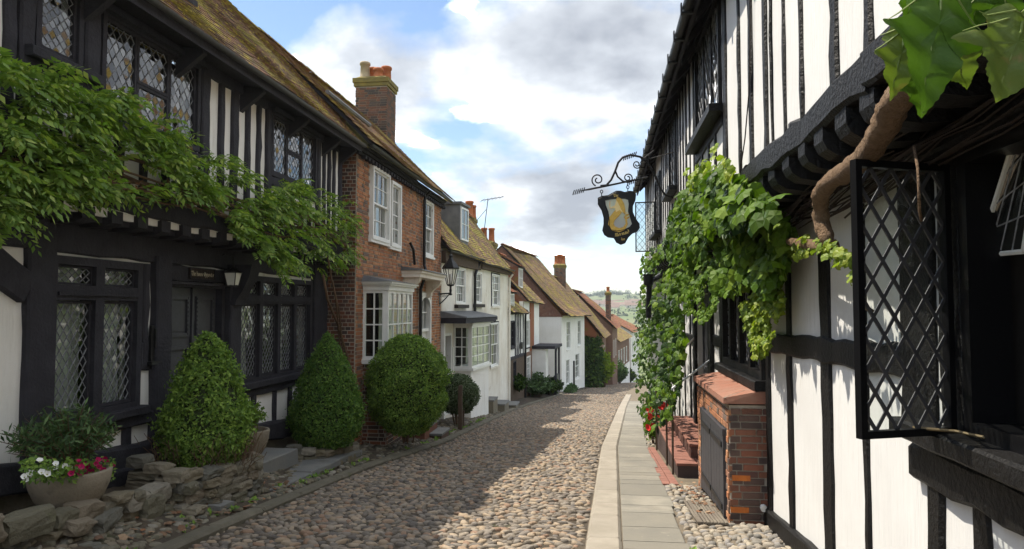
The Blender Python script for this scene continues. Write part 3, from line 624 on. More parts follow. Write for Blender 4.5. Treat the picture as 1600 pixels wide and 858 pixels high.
# upper frame
tb(FU, 5.49, 1.2, 5.46, 3.05, .17, 'post', .06); tb(FU, 6.26, 1.2, 6.24, 3.05, .2, 'post', .06)
tb(FU, 8.26, 1.2, 8.24, 3.05, .19, 'post', .06); tb(FU, 9.98, 1.2, 9.97, 3.05, .15, 'post', .05); tb(FU, 11.88, 1.2, 11.87, 3.05, .15, 'post', .05); tb(FU, 12.93, 1.2, 12.92, 3.05, .13, 'post', .05)
for a, w in ((8.66, .12), (9.0, .16), (9.36, .11), (9.68, .11), (12.14, .09), (12.38, .10), (12.62, .10)): tb(FU, a, 1.2, a+random.uniform(-.02, .02), 3.05, w)
for a in (6.7, 7.1, 7.5, 7.85, 10.4, 10.8, 11.2, 11.5, 5.85): tb(FU, a, 1.2, a, 1.93, .12)
tb(FU, 5.4, 2.14, 6.3, 2.14, .16, 'rail', .06); tb(FU, 6.2, 1.84, 8.3, 1.84, .14, 'rail', .05); tb(FU, 9.9, 1.92, 11.9, 1.92, .14, 'rail', .05); tb(FU, 4, 3.03, 13.0, 3.06, .2, 'wall_plate', .05)
# leaded windows
def casement(fac, parent, a0, a1, z0, z1, o, nx, nz, single, fw=.032, lead='lead', m='timber', glass='glass_lead'):
    b = MB(); frame_rect(fac, b, a0, a1, z0, z1, fw, o-.02, o+.02); b.build('casement_frame', M[m], parent); leaded(fac, parent, a0+fw, a1-fw, z0+fw, z1-fw, o, nx, nz, single, lead=lead, glass=glass)
def window(fac, house, a0, a1, z0, z1, name='window'): return part(name, fac.P((a0+a1)/2, 0, z0), house)
def sill(fac, parent, a0, a1, z, h, o1, m='timber', name='sill'):
    b = MB(); fac.beam(b, a0, z, a1, z, h, -.06, o1, .004); b.build(name, M[m], parent)
wn = window(FG, H1, *win_g)
b = MB(); frame_rect(FG, b, *win_g, .085, -.1, .05); FG.box(b, 6.84, 6.97, -.1, .048, -1.055, .435); FG.box(b, 6.305, 7.515, -.1, .046, .085, .235); FG.box(b, 6.305, 7.515, .046, .075, .13, .165); b.build('frame', M['timber'], wn); sill(FG, wn, 6.16, 7.68, -1.16, .10, .13)
casement(FG, wn, 6.31, 6.838, .24, .43, -.02, 5, 2, True, .02); casement(FG, wn, 6.972, 7.51, .24, .43, -.02, 5, 2, True, .02)
casement(FG, wn, 6.31, 6.838, -1.05, .08, -.02, 5, 8, True); casement(FG, wn, 6.972, 7.51, -1.05, .08, -.02, 5, 8, True)
room(FG, wn, 6.25, 7.58, -1.1, .5, -.22); curtain(FG, wn, 6.28, 6.85, -1.1, .5, -.15, .02, 3); curtain(FG, wn, 7.02, 7.50, -1.1, .5, -.15, .02, 3, gather=.5)
wb = window(FG, H1, *win_b)
b = MB(); frame_rect(FG, b, *win_b, .08, -.1, .05); FG.box(b, 9.88, 12.37, -.1, .046, .07, .20); FG.box(b, 9.88, 12.37, .046, .075, .11, .15)
for k in (1, 2, 3): c = lerp(9.88, 12.37, k/4); FG.box(b, c-.05, c+.05, -.1, .048, -1.06, .42)
b.build('frame', M['timber'], wb); sill(FG, wb, 9.72, 12.55, -1.16, .11, .12)
for k in range(4):
    u, v = lerp(9.88, 12.37, k/4)+.055, lerp(9.88, 12.37, (k+1)/4)-.055; casement(FG, wb, u, v, .205, .415, -.02, 5, 2, False, .02); casement(FG, wb, u, v, -1.055, .065, -.02, 5, 9, False)
    curtain(FG, wb, u+.02, v-.08*(k % 2)-.02, -1.1, .5, -.15, .025, 2.5, gather=.35)
room(FG, wb, 9.83, 12.42, -1.1, .48, -.22)
def three_light(fac, w, nx, single, splits, tr, lead='lead'):
    wn = window(fac, H1, *w); b = MB(); frame_rect(fac, b, *w, .06, -.08, .05); b.build('frame', M['timber'], wn); xs = [w[0]+.06]+splits+[w[1]-.06]
    for i in range(len(xs)-1):
        u, v = xs[i]+.004, xs[i+1]-.004
        if i == 1 and tr: casement(fac, wn, u, v, w[2]+.065, tr-.004, .0, nx, 3, single); casement(fac, wn, u, v, tr+.004, w[3]-.065, .0, nx, 3, single)
        else: casement(fac, wn, u, v, w[2]+.065, w[3]-.065, .0, nx, 6, single)
    room(fac, wn, w[0]+.03, w[1]-.03, w[2]+.03, w[3]-.03, -.2); return wn
n1 = three_light(FU, w1, 4, True, [], None); sill(FU, n1, 5.42, 6.28, 2.22, .10, .14)
n2 = three_light(FU, w2, 4, True, [6.95, 7.52], 2.42); n3 = three_light(FU, w3, 4, False, [10.62, 11.18], 2.50)
for w_ in (w2, w3): b = MB(); FU.box(b, w_[0]-.06, w_[1]+.06, .0, .12, w_[3]-.03, w_[3]+.02); b.build('drip_board', M['timber'], n2 if w_ is w2 else n3)
# door with panelled leaves
dr = part('door', FG.P(8.75, -.05, -1.75), H1)
b = MB(); frame_rect(FG, b, 8.10, 9.42, -1.85, .34, .07, -.12, .04); b.build('frame', M['timber'], dr)
for a0, a1 in ((8.17, 8.755), (8.765, 9.35)):
    lf = MB(); FG.box(lf, a0, a1, -.10, -.06, -1.78, .27); lf = lf.build('door_leaf', M['door_black'], dr)
    for z0, z1 in ((-.36, .16), (-1.02, -.48), (-1.68, -1.14)):
        q = MB(); frame_rect(FG, q, a0+.08, a1-.08, z0, z1, .045, -.06, -.03); FG.box(q, a0+.15, a1-.15, -.06, -.048, z0+.07, z1-.07)
        for i in range(9): c = lerp(z0+.03, z1-.03, i/8); FG.box(q, a0+.088, a0+.115, -.03, -.022, c-.015, c+.015); FG.box(q, a1-.115, a1-.088, -.03, -.022, c-.015, c+.015)
        q.build('door_panel', M['door_black'], dr)
b = MB(); FG.box(b, 8.74, 8.78, -.06, -.03, -1.78, .27); b.build('cover_strip', M['door_black'], dr)
tb(FG, 8.1, .44, 9.45, .44, .20, 'lintel', .05); b = MB(); FG.box(b, 8.05, 9.5, .0, .10, .30, .335); b.build('drip_board', M['timber'], dr)
room(FG, dr, 8.1, 9.42, -1.85, .3, -.13, .5)
# carved bracket beside the door
b = MB(); R = []
for z, o, w in ((.62, .36, .13), (.45, .32, .13), (.25, .22, .12), (.12, .14, .14), (.05, .13, .15)): R.append([FG.P(9.60-w, .05, z), FG.P(9.60+w, .05, z), FG.P(9.60+w, .05+o, z), FG.P(9.60-w, .05+o, z)])
b.loft(R).build('bracket', M['timber'], H1)
# letter box
lb = MB(); FG.box(lb, 7.74, 7.90, .045, .075, -.62, -.20); FG.box(lb, 7.79, 7.86, .075, .095, -.46, -.24); FG.box(lb, 7.72, 7.92, .045, .10, -.66, -.62); lb.build('letter_box', M['iron'], H1)
# eaves: soffit, brackets, gutter
sf = MB(); sf.poly([(-4.95, 1, 3.1), (-4.55, 1, 3.02), (-4.55, 13.05, 3.02), (-4.95, 13.05, 3.1)]); sf.build('soffit', M['timber'], H1)
fb_ = MB(); FU.box(fb_, 1, 13.05, .36, .40, 3.0, 3.14); fb_.build('fascia', M['timber'], H1)
for a in (4.6, 6.15, 7.7, 9.2, 10.7, 12.1, 12.9):
    b = MB(); b.hexa([FU.P(a-.045, .0, 2.72), FU.P(a+.045, .0, 2.72), FU.P(a+.045, .0, 3.08), FU.P(a-.045, .0, 3.08), FU.P(a-.04, .34, 2.98), FU.P(a+.04, .34, 2.98), FU.P(a+.04, .34, 3.04), FU.P(a-.04, .34, 3.04)]); b.build('eaves_bracket', M['timber'], H1)
def gutter(house, fac, a0, a1, o, z, r=.055, m='iron', name='gutter'):
    b = MB(); R = []
    for a in (a0, a1): R.append([fac.P(a, o+r*math.cos(q), z+r*math.sin(q)) for q in [math.pi+math.pi*i/8 for i in range(9)]]+[fac.P(a, o+(r-.008)*math.cos(q), z+(r-.008)*math.sin(q)) for q in [2*math.pi-math.pi*i/8 for i in range(9)]])
    return b.loft(R).build(name, M[m], house)
gutter(H1, FU, 1, 13.05, .46, 3.13, .05, 'lead_dark')
# roof
rf = part('roof', (-6, 7, 3.1), H1); dirn = Vector((-2.95, 0, 3.10)).normalized()
tiled_roof(rf, (-4.50, 3.4, 3.13), (-4.50, 13.1, 3.13), dirn, 4.30, 'tile', limit=300, sag=.035)
b = MB(); b.hexa([(-7.45, .9, 6.2), (-7.45, 13.1, 6.2), (-10.5, 13.1, 3.0), (-10.5, .9, 3.0), (-7.45, .9, 6.26), (-7.45, 13.1, 6.26), (-10.56, 13.1, 3.06), (-10.56, .9, 3.06)]); b.build('back_slope', M['tile'], rf)
b = MB(); b.poly([(-4.5, .9, 3.12), (-4.5, 3.5, 3.12), (-7.45, 3.5, 6.2), (-7.45, .9, 6.2)]); b.build('upper_slope', M['tile'], rf)
ridge_tiles(rf, (-7.46, 3, 6.22), (-7.46, 13.1, 6.24))
# roof dormer, its corner just in the picture
dm = part('dormer', (-5.4, 8.4, 4.1), H1); FD = Fac(-5.35, 0, -5.35, 13, 1)
b = MB(); FD.box(b, 6.9, 8.55, -1.6, 0, 3.98, 5.2); b.build('dormer_body', M['lead_roof'], dm)
b = MB(); frame_rect(FD, b, 6.95, 8.5, 4.05, 5.1, .09, 0, .04); FD.box(b, 7.68, 7.77, 0, .036, 4.14, 5.01); b.build('frame', M['white_paint'], dm); b = MB(); FD.box(b, 6.85, 8.6, 0, .09, 3.96, 4.04); b.build('sill', M['timber'], dm)
for u, v in ((7.04, 7.68), (7.77, 8.41)): bars(FD, dm, u, v, 4.14, 5.01, .02, 2, 3, .02)
# a brick stack on the ridge, above the picture; its shadow falls on the street
def stack(parent, x0, x1, y0, y1, z0, z1, pots, m='brick_chimney', n=120, bh=.075, cap='moss'):
    st = part('chimney', ((x0+x1)/2, (y0+y1)/2, z0), parent)
    b = MB(); b.box(x0+.012, x1-.012, y0+.012, y1-.012, z0, z1-.28); b.build('chimney_core', M['mortar'], st)
    for f, L in ((Fac(x0, y0, x1, y0, 1), x1-x0), (Fac(x1, y0, x1, y1, 1), y1-y0)):
        if abs(f.t.y) < .5: f.n = Vector((0, -1, 0))
        brick_field(f, st, [(0, L, z0, z1-.28)], [], 0, m, n, bh=bh)
    b = MB(); b.box(x0-.04, x1+.04, y0-.04, y1+.04, z1-.28, z1-.17); b.box(x0-.07, x1+.07, y0-.07, y1+.07, z1-.17, z1-.03); b.hexa([(x0-.03,y0-.03,z1-.03),(x1+.03,y0-.03,z1-.03),(x1+.03,y1+.03,z1-.03),(x0-.03,y1+.03,z1-.03),(x0+.1,y0+.1,z1+.06),(x1-.1,y0+.1,z1+.06),(x1-.1,y1-.1,z1+.06),(x0+.1,y1-.1,z1+.06)]); b.build('chimney_cap', M[m+'_cap'] if m+'_cap' in M else M['moss_cap'], st)
    for px_, py_, h, r, mm in pots:
        q = MB(); q.lathe((px_, py_, z1), [(r*1.15, -.02), (r*1.15, .06), (r, .10), (r*.92, h-.10), (r*1.1, h-.09), (r*1.12, h-.03), (r*.98, h), (r*.75, h), (r*.7, h-.25)], 14); q.build('chimney_pot', M[mm], st, True)
    return st
mat('moss_cap', (.24, .19, .05), .95, (.14, .12, .05), 4, bump=.5, bscale=30, dirt=((.12, .08, .055), 3, .55, .7))
stack(H1, -8.2, -7.1, 10.6, 11.7, 6.15, 8.5, [(-7.9, 11.1, .5, .15, 'terracotta'), (-7.4, 11.1, .5, .15, 'terracotta')], n=10)
# ------------------------------------------------------------------ brick house
FB = Fac(-4.7, 0, -4.7, 20.5, 1)
H2 = thing('brick_house', (-4.7, 17, -2.9), 'red brick house with white sash windows and a tall end chimney', 'house')
bw1 = (13.95, 15.15, 1.42, 2.95); bw2 = (15.28, 16.05, 1.38, 2.86); bw3 = (18.42, 19.45, 1.42, 2.95); bd = (17.98, 19.25, -2.7, .42); bb = (13.75, 15.5, -1.05, .42)
HB = [bw1, bw2, bw3, bd, bb]
wl_ = part('brick_wall', (-4.7, 17, -2.9), H2)
b = MB(); wall_holes(FB, b, 13.2, 20.5, -3.6, 3.2, HB, -.24, -.004); b.build('mortar_face', M['mortar'], wl_)
b = MB(); b.box(-9.8, -4.946, 13.22, 13.4, -3, 3.1); b.box(-9.8, -4.96, 20.3, 20.5, -3.6, 3.1); b.poly([(-4.75, 20.45, 3.1), (-9.8, 20.45, 3.1), (-7.4, 20.45, 5.95)]); b.build('end_wall', M['mortar'], wl_)
brick_field(FB, wl_, [(13.2, 20.5, -3.0, 3.15)], HB, 0, 'brick', 300)
FBr = Fac(-5.6, 13.2, -4.7, 13.2, 1); FBr.n = Vector((0, -1, 0))
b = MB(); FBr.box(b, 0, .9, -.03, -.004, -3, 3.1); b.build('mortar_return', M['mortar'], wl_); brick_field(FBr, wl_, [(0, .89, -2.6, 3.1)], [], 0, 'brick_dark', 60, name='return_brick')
b = MB()
for k in range(3): FB.box(b, 13.15, 20.55, -.01, .05+.05*k, 3.0+.065*k, 3.06+.065*k)
for k in range(34): c = 13.3+k*.215; FB.box(b, c, c+.1, .05, .14, 2.93, 3.0)
b.build('eaves_course', M['timber'], H2)
gutter(H2, FB, 13.1, 20.6, .30, 3.17, .055, 'iron')
r2 = part('roof', (-6, 17, 3.1), H2); up2 = Vector((-3.02, 0, 2.85)).normalized()
tiled_roof(r2, (-4.36, 13.1, 3.17), (-4.36, 20.65, 3.17), up2, 4.15, 'tile_brown', limit=120, sag=.05)
b = MB(); b.hexa([(-7.4, 13.1, 5.95), (-7.4, 20.6, 5.95), (-10.1, 20.6, 3.1), (-10.1, 13.1, 3.1), (-7.4, 13.1, 6.02), (-7.4, 20.6, 6.02), (-10.16, 20.6, 3.16), (-10.16, 13.1, 3.16)]); b.build('back_slope', M['tile_brown'], r2)
ridge_tiles(r2, (-7.4, 13.1, 6.03), (-7.4, 20.65, 6.03))
b = MB(); e = Vector((-4.36, 13.6, 3.17)); n2_ = Vector((0, 1, 0)).cross(up2); n2_ = -n2_ if n2_.z < 0 else n2_
for y0_, s0_, s1_ in ((14.2, 1.75, 2.6),): b.tube([e+up2*s0_+Vector((0, .2, 0))+n2_*.1, e+up2*s0_+Vector((0, 2.9, 0))+n2_*.1], .05, 6)
b.build('snow_rail', M['lead_roof'], r2)
stack(H2, -7.5, -6.5, 20.85, 21.8, 3.5, 7.12, [(-7.28, 21.1, .55, .15, 'buff_pot'), (-6.85, 21.1, .34, .15, 'terracotta'), (-7.15, 21.5, .5, .16, 'terracotta'), (-6.72, 21.5, .52, .16, 'terracotta')], n=150)
def sash(fac, house, w, nx, nz, mid=True, m='white_paint', fw=.07, o=-.03, rm='room', cur=True, si='white_paint', name='sash_window', curtain_m='white_paint'):
    wn = window(fac, house, *w, name); b = MB(); frame_rect(fac, b, *w, fw, o-.1, o+.07); b.build('frame', M[m], wn)
    a0, a1, z0, z1 = w[0]+fw, w[1]-fw, w[2]+fw, w[3]-fw; zm = (z0+z1)/2
    if mid:
        for u, v, oo in ((z0, zm+.02, o-.03), (zm-.02, z1, o+.01)):
            b = MB(); frame_rect(fac, b, a0, a1, u, v, .04, oo-.018, oo+.018); b.build('sash', M[m], wn); bars(fac, wn, a0+.04, a1-.04, u+.04, v-.04, oo, nx, nz, .018, m, d=.026)
    else:
        b = MB(); frame_rect(fac, b, a0, a1, z0, z1, .04, o-.018, o+.018); b.build('sash', M[m], wn); bars(fac, wn, a0+.04, a1-.04, z0+.04, z1-.04, o, nx, nz, .02, m)
    if si: b = MB(); fac.box(b, w[0]-.05, w[1]+.05, o-.05, .07, w[2]-.06, w[2]); b.build('sill', M[si], wn)
    room(fac, wn, a0, a1, z0, z1, o-.12, .9, rm)
    if cur:
        curtain(fac, wn, a0, a0+(a1-a0)*.28, z0, z1, o-.16, .02, 3, gather=.3); curtain(fac, wn, a1-(a1-a0)*.28, a1, z0, z1, o-.16, .02, 3, gather=.3)
    return wn
sash(FB, H2, bw1, 3, 2, o=.02); sash(FB, H2, bw2, 2, 4, False, o=.02); sash(FB, H2, bw3, 2, 2)
# flat brick arches
for w_ in (bw1, bw3):
    for i in range(9):
        f = i/8-.5; b = MB(); c = (w_[0]+w_[1])/2+f*(w_[1]-w_[0])*1.02; k = f*.12
        b.hexa([FB.P(c-.06, 0, w_[3]), FB.P(c+.06, 0, w_[3]), FB.P(c+.06, .012, w_[3]), FB.P(c-.06, .012, w_[3]), FB.P(c-.065+k, 0, w_[3]+.16), FB.P(c+.065+k, 0, w_[3]+.16), FB.P(c+.065+k, .012, w_[3]+.16), FB.P(c-.065+k, .012, w_[3]+.16)]); b.build('arch_brick', M['brick'], wl_)
def bay_window(house, fac, a0, a1, dep, z0, z1, nf, ns, nz, zbase, m='white_paint', corn=.16, base_m=None, roof_m='lead_roof'):
    bw = part('bay_window', fac.P((a0+a1)/2, dep, z0), house)
    S0 = fac.P(a0, 0, 0); S1 = fac.P(a0, dep, 0); E0 = fac.P(a1, 0, 0); E1 = fac.P(a1, dep, 0)
    near = Fac(S0.x, S0.y, S1.x, S1.y, 1); near.n = -fac.t; front = Fac(S1.x, S1.y, E1.x, E1.y, 1); farf = Fac(E0.x, E0.y, E1.x, E1.y, 1); farf.n = fac.t.copy()
    for f, L, n in ((near, dep, ns), (front, a1-a0, nf), (farf, dep, ns)):
        if f is front: u, v = 0., L
        else: u, v = .0, L-.06
        b = MB(); frame_rect(f, b, u, v, z0, z1, .055, -.06, 0 if f is front else .003); b.build('frame', M[m], bw); bars(f, bw, u+.055, v-.055, z0+.055, z1-.055, -.02, n, nz, .026, m)
    b = MB(); fac.box(b, a0-.06, a1+.06, 0, dep+.06, z0-.09, z0-.002); b.build('sill', M[m], bw)
    b = MB()
    for k, (e, h0, h1) in enumerate(((.03, 0, .09), (.07, .09, .13), (.11, .13, corn+.03))): fac.box(b, a0-e, a1+e, 0.01, dep+e, z1+h0+.002, z1+h1)
    b.build('cornice', M[m], bw)
    b = MB(); b.hexa([fac.P(a0-.13, 0.01, z1+corn+.03), fac.P(a1+.13, 0.01, z1+corn+.03), fac.P(a1+.13, dep+.13, z1+corn+.03), fac.P(a0-.13, dep+.13, z1+corn+.03), fac.P(a0, 0.01, z1+corn+.16), fac.P(a1, 0.01, z1+corn+.16), fac.P(a1-.05, dep, z1+corn+.05), fac.P(a0+.05, dep, z1+corn+.05)]); b.build('bay_roof', M[roof_m], bw)
    b = MB(); fac.box(b, a0+.02, a1-.02, 0, dep-.03, zbase, z0-.09); b.build('bay_base', M['mortar' if base_m == 'brick_dark' else base_m or m], bw)
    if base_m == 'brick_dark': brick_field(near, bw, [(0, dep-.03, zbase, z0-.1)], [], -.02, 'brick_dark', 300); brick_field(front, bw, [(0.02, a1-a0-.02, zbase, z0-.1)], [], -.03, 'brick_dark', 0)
    room(fac, bw, a0+.05, a1-.05, z0, z1, -.05, 1.3, 'room'); curtain(fac, bw, a0+.1, a0+.45, z0, z1, -.12, .03, 3, gather=.4); curtain(fac, bw, a1-.45, a1-.1, z0, z1, -.12, .03, 3, gather=.4)
    return bw
bay_window(H2, FB, 13.62, 15.45, .52, -1.0, .36, 5, 2, 4, -2.9, corn=.14, base_m='brick_dark')
# front door with arched light and a bracketed hood
d2 = part('door', FB.P(18.6, 0, -2.7), H2); b = MB(); frame_rect(FB, b, *bd, .1, -.16, .03)
for i in range(8):
    q0, q1 = math.pi*i/8, math.pi*(i+1)/8; c = 18.615; b.poly([FB.P(c+.53*math.cos(q0), .032, .0+.3*math.sin(q0)), FB.P(c+.62*math.cos(q0), .032, .03+.36*math.sin(q0)), FB.P(c+.62*math.cos(q1), .032, .03+.36*math.sin(q1)), FB.P(c+.53*math.cos(q1), .032, .0+.3*math.sin(q1))])
FB.box(b, 18.08, 19.15, -.14, -.02, -.62, -.54); b.build('frame', M['white_paint'], d2)
b = MB(); FB.box(b, 18.08, 19.15, -.14, -.10, -2.7, -.62); 
for u, v in ((18.15, 18.57), (18.66, 19.08)):
    for z0, z1 in ((-2.6, -2.1), (-2.0, -1.35)): frame_rect(FB, b, u, v, z0, z1, .05, -.10, -.08)
b.build('door_leaf', M['white_paint'], d2); bars(FB, d2, 18.08, 19.15, -.54, .32, -.1, 3, 2, .03); room(FB, d2, 18.1, 19.1, -.6, .35, -.2, .5)
hd = part('door_hood', FB.P(17.6, 0, .5), H2)
b = MB(); FB.box(b, 16.35, 18.95, 0, .46, .74, .84); FB.box(b, 16.32, 18.98, 0, .50, .84, .90); b.build('hood_cornice', M['plaster_old'], hd)
b = MB(); b.hexa([FB.P(16.28, 0, .902), FB.P(19.02, 0, .902), FB.P(19.02, .54, .902), FB.P(16.28, .54, .902), FB.P(16.28, 0, 1.0), FB.P(19.02, 0, 1.0), FB.P(19.02, .5, .93), FB.P(16.28, .5, .93)]); b.build('hood_roof', M['lead_roof'], hd)
for a in (16.55, 18.75):
    b = MB(); R = [[FB.P(a+s*.09, q, z) for s, q, z in ((-1, .0, zb), (1, .0, zb), (1, ob, zb), (-1, ob, zb))] for zb, ob in ((.74, .42), (.66, .40), (.58, .33), (.50, .22), (.42, .16), (.34, .15), (.28, .06))]; b.loft(R).build('hood_bracket', M['plaster_old'], hd)
# drain pipe
b = MB(); P_ = FB.P; b.tube([P_(18.28, .24, 3.12), P_(18.28, .1, 2.98), P_(18.22, .08, 2.85), P_(18.2, .08, 1.15), P_(18.12, .14, 1.02), P_(17.9, .14, .7), P_(17.86, .08, .5), P_(17.86, .08, -2.5)], .042, 8); b.build('drain_pipe', M['iron'], H2)
b = MB(); b.tube([P_(16.9, .06, 1.6), P_(17.05, .10, 1.45), P_(17.25, .08, 1.1)], .035, 7); b.build('waste_pipe', M['iron'], H2)
# wall lantern on the corner
LM = thing('street_lamp', P_(20.3, 0, .35), 'black lantern street lamp on a scrolled bracket at the brick house corner', 'street lamp')
b = MB(); b.tube([P_(20.3, 0, .42), P_(20.3, .32, .44)], .022, 7); b.tube([P_(20.3, 0, .12), P_(20.3, .08, .18), P_(20.3, .20, .30), P_(20.3, .30, .41)], .018, 7)
for i in range(3): b.tube([P_(20.3, .07+.08*i+.03*math.cos(q), .36+.03*math.sin(q)) for q in [k*.7 for k in range(10)]], .008, 5)
b.box(-4.72, -4.68, 20.24, 20.36, .05, .5); b.build('bracket', M['iron'], LM)
c = P_(20.3, .34, .44)
b = MB(); b.lathe(c, [(.03, -.06), (.055, -.03), (.03, .0), (.04, .08), (.03, .14), (.035, .2), (.10, .22), (.12, .26)], 12); b.build('lamp_stem', M['iron'], LM, True)
b = MB()
for i in range(6):
    q = 2*math.pi*i/6; b.tube([c+Vector((.115*math.cos(q), .115*math.sin(q), .26)), c+Vector((.225*math.cos(q), .225*math.sin(q), .72))], .012, 5)
b.build('lamp_frame', M['iron'], LM)
for i in range(6):
    q, s_ = 2*math.pi*i/6, 2*math.pi*(i+1)/6; e = Vector((math.cos(q), math.sin(q), 0)); f = Vector((math.cos(s_), math.sin(s_), 0)); MB().poly([c+e*.112+Vector((0,0,.26)), c+f*.112+Vector((0,0,.26)), c+f*.22+Vector((0,0,.72)), c+e*.22+Vector((0,0,.72))]).build('lamp_pane', M['lamp_pane'], LM)
b = MB(); b.lathe(c, [(.25, .71), (.262, .74), (.235, .78), (.17, .87), (.10, .95), (.055, 1.02), (.05, 1.07), (.075, 1.09), (.05, 1.12), (.018, 1.15), (.012, 1.22), (.0, 1.24)], 6); b.build('lamp_cap', M['iron'], LM)
b = MB(); b.lathe(c, [(.03, .27), (.05, .33), (.055, .45), (.04, .55), (.0, .58)], 10); b.build('bulb', M['lamp_glass'], LM, True)
# ------------------------------------------------------------------ white rendered house
FW = Fac(-4.7, 20.6, -3.95, 30.05, 1)
H3 = thing('white_house', (-4.3, 25, -4), 'white rendered house with mossy roof, box dormer and black door canopy', 'house')
ya = lambda y: (y-20.6)/.99686
ww = [(ya(22.05), ya(23.2), .15, 1.32), (ya(24.35), ya(25.4), .18, 1.30), (ya(26.95), ya(28.3), .08, 1.34), (ya(26.75), ya(28.1), -2.25, -.55)]; wdoor = (.25, 1.05, -3.2, -.75); wbay = (ya(21.85), ya(24.2), -1.85, -.5)
b = MB(); wall_holes(FW, b, 0, FW.len, -4.8, 1.75, ww+[wdoor, wbay], -.25, 0); b.build('wall', M['plaster_old'], H3)
b = MB(); FW.box(b, FW.len-.2, FW.len, -6, -.26, -5, 1.5); FW.box(b, 0, FW.len, -6.2, -6, -5, 1.5); b.build('wall', M['plaster_old'], H3)
for i, w_ in enumerate(ww): sash(FW, H3, w_, 4 if i == 0 else 3, 2, m='white_paint' if i < 2 else 'white_paint', o=-.04, si='plaster_old', cur=i != 3, fw=.05)
for w_ in ww[2:]: b = MB(); frame_rect(FW, b, w_[0]-.05, w_[1]+.05, w_[2]-.05, w_[3]+.05, .055, -.02, .03); b.build('window_surround', M['timber'], H3)
for w_ in ww[:2]: b = MB(); FW.box(b, w_[0]-.1, w_[1]+.1, 0, .12, w_[2]-.14, w_[2]-.03); b.build('window_ledge', M['timber_edge'], H3)
bay_window(H3, FW, wbay[0], wbay[1], .60, -1.85, -.55, 3, 2, 4, -4.2, corn=.06, base_m='plaster', roof_m='timber')
b = MB(); FW.box(b, -.1, ya(24.4), 0, .78, -.44, -.28); FW.box(b, ya(24.4), ya(26.3), 0, .4, -.42, -.30); b.build('canopy', M['timber'], H3)
b = MB(); b.hexa([FW.P(-.12, 0, -.278), FW.P(ya(24.45), 0, -.278), FW.P(ya(24.45), .82, -.278), FW.P(-.12, .82, -.278), FW.P(-.1, 0, -.08), FW.P(ya(24.4), 0, -.08), FW.P(ya(24.4), .8, -.24), FW.P(-.1, .8, -.24)]); b.build('canopy_top', M['lead_roof'], H3)
d3 = part('door', FW.P(.65, 0, -3.2), H3); b = MB(); frame_rect(FW, b, *wdoor, .08, -.2, .02); b.build('frame', M['white_paint'], d3); b = MB(); FW.box(b, .33, .97, -.2, -.15, -3.2, -.83); b.build('door_leaf', M['door_black'], d3)
b = MB(); FW.box(b, -.02, .10, 0, .10, -3.4, -.45); FW.box(b, 1.08, 1.16, 0, .05, -2.0, -1.2); b.build('pilaster', M['white_paint'], H3)
P3 = FW.P
b = MB(); b.tube([P3(3.9, .28, 1.72), P3(3.9, .12, 1.5), P3(3.8, .08, 1.3), P3(3.62, .08, 1.15), P3(3.6, .08, -.3)], .05, 8); b.build('drain_pipe', M['iron'], H3)
b = MB(); b.tube([P3(9.3, .24, 1.45), P3(9.3, .1, 1.25), P3(9.3, .09, -4.0)], .045, 8); b.build('drain_pipe', M['plaster_old'], H3)
b = MB(); FW.box(b, 4.3, FW.len, .0, .16, 1.42, 1.62); FW.box(b, -.02, 4.25, 0, .14, 1.35, 1.72); b.build('eaves_board', M['wood_brown'], H3)
gutter(H3, FW, -.05, 4.2, .26, 1.72, .05); gutter(H3, FW, 4.2, FW.len, .26, 1.62, .05)
r3 = part('roof', P3(5, -1, 1.8), H3); up3 = (FW.n*-1.95+Vector((0, 0, 2.45))).normalized()
tiled_roof(r3, P3(-.05, .24, 1.74), P3(FW.len+.15, .24, 1.52), up3, 3.1, 'tile', tw=.19, gauge=.115, limit=60, sag=.08, holes=[(2.7, 3.65, .6, 2.2)])
b = MB(); b.poly([P3(-.1, -1.7, 4.2), P3(FW.len+.1, -1.7, 4.0), P3(FW.len+.1, -5.0, 1.0), P3(-.1, -5.0, 1.0)]); b.build('back_slope', M['tile'], r3); b = MB(); b.poly([P3(FW.len-.05, .2, 1.5), P3(FW.len-.05, -1.7, 3.95), P3(FW.len-.05, -5, 1.0)]); b.build('gable', M['plaster_old'], r3)
ridge_tiles(r3, P3(-.1, -1.70, 4.2), P3(FW.len+.1, -1.70, 4.02))
dm = part('dormer', P3(3.1, -.2, 2.6), H3); Fd = Fac(*P3(2.65, -.2, 0)[:2], *P3(3.7, -.2, 0)[:2], 1)
b = MB(); Fd.box(b, 0, 1.05, -1.8, 0, 2.1, 3.5); b.build('dormer_body', M['lead_roof'], dm); b = MB(); Fd.box(b, -.06, 1.11, -1.8, .07, 3.5, 3.58); b.build('dormer_roof', M['lead_roof'], dm)
b = MB(); frame_rect(Fd, b, .06, .99, 2.3, 3.42, .06, 0, .04); b.build('frame', M['white_paint'], dm)
bars(Fd, dm, .12, .93, 2.36, 3.36, .02, 2, 2, .02)
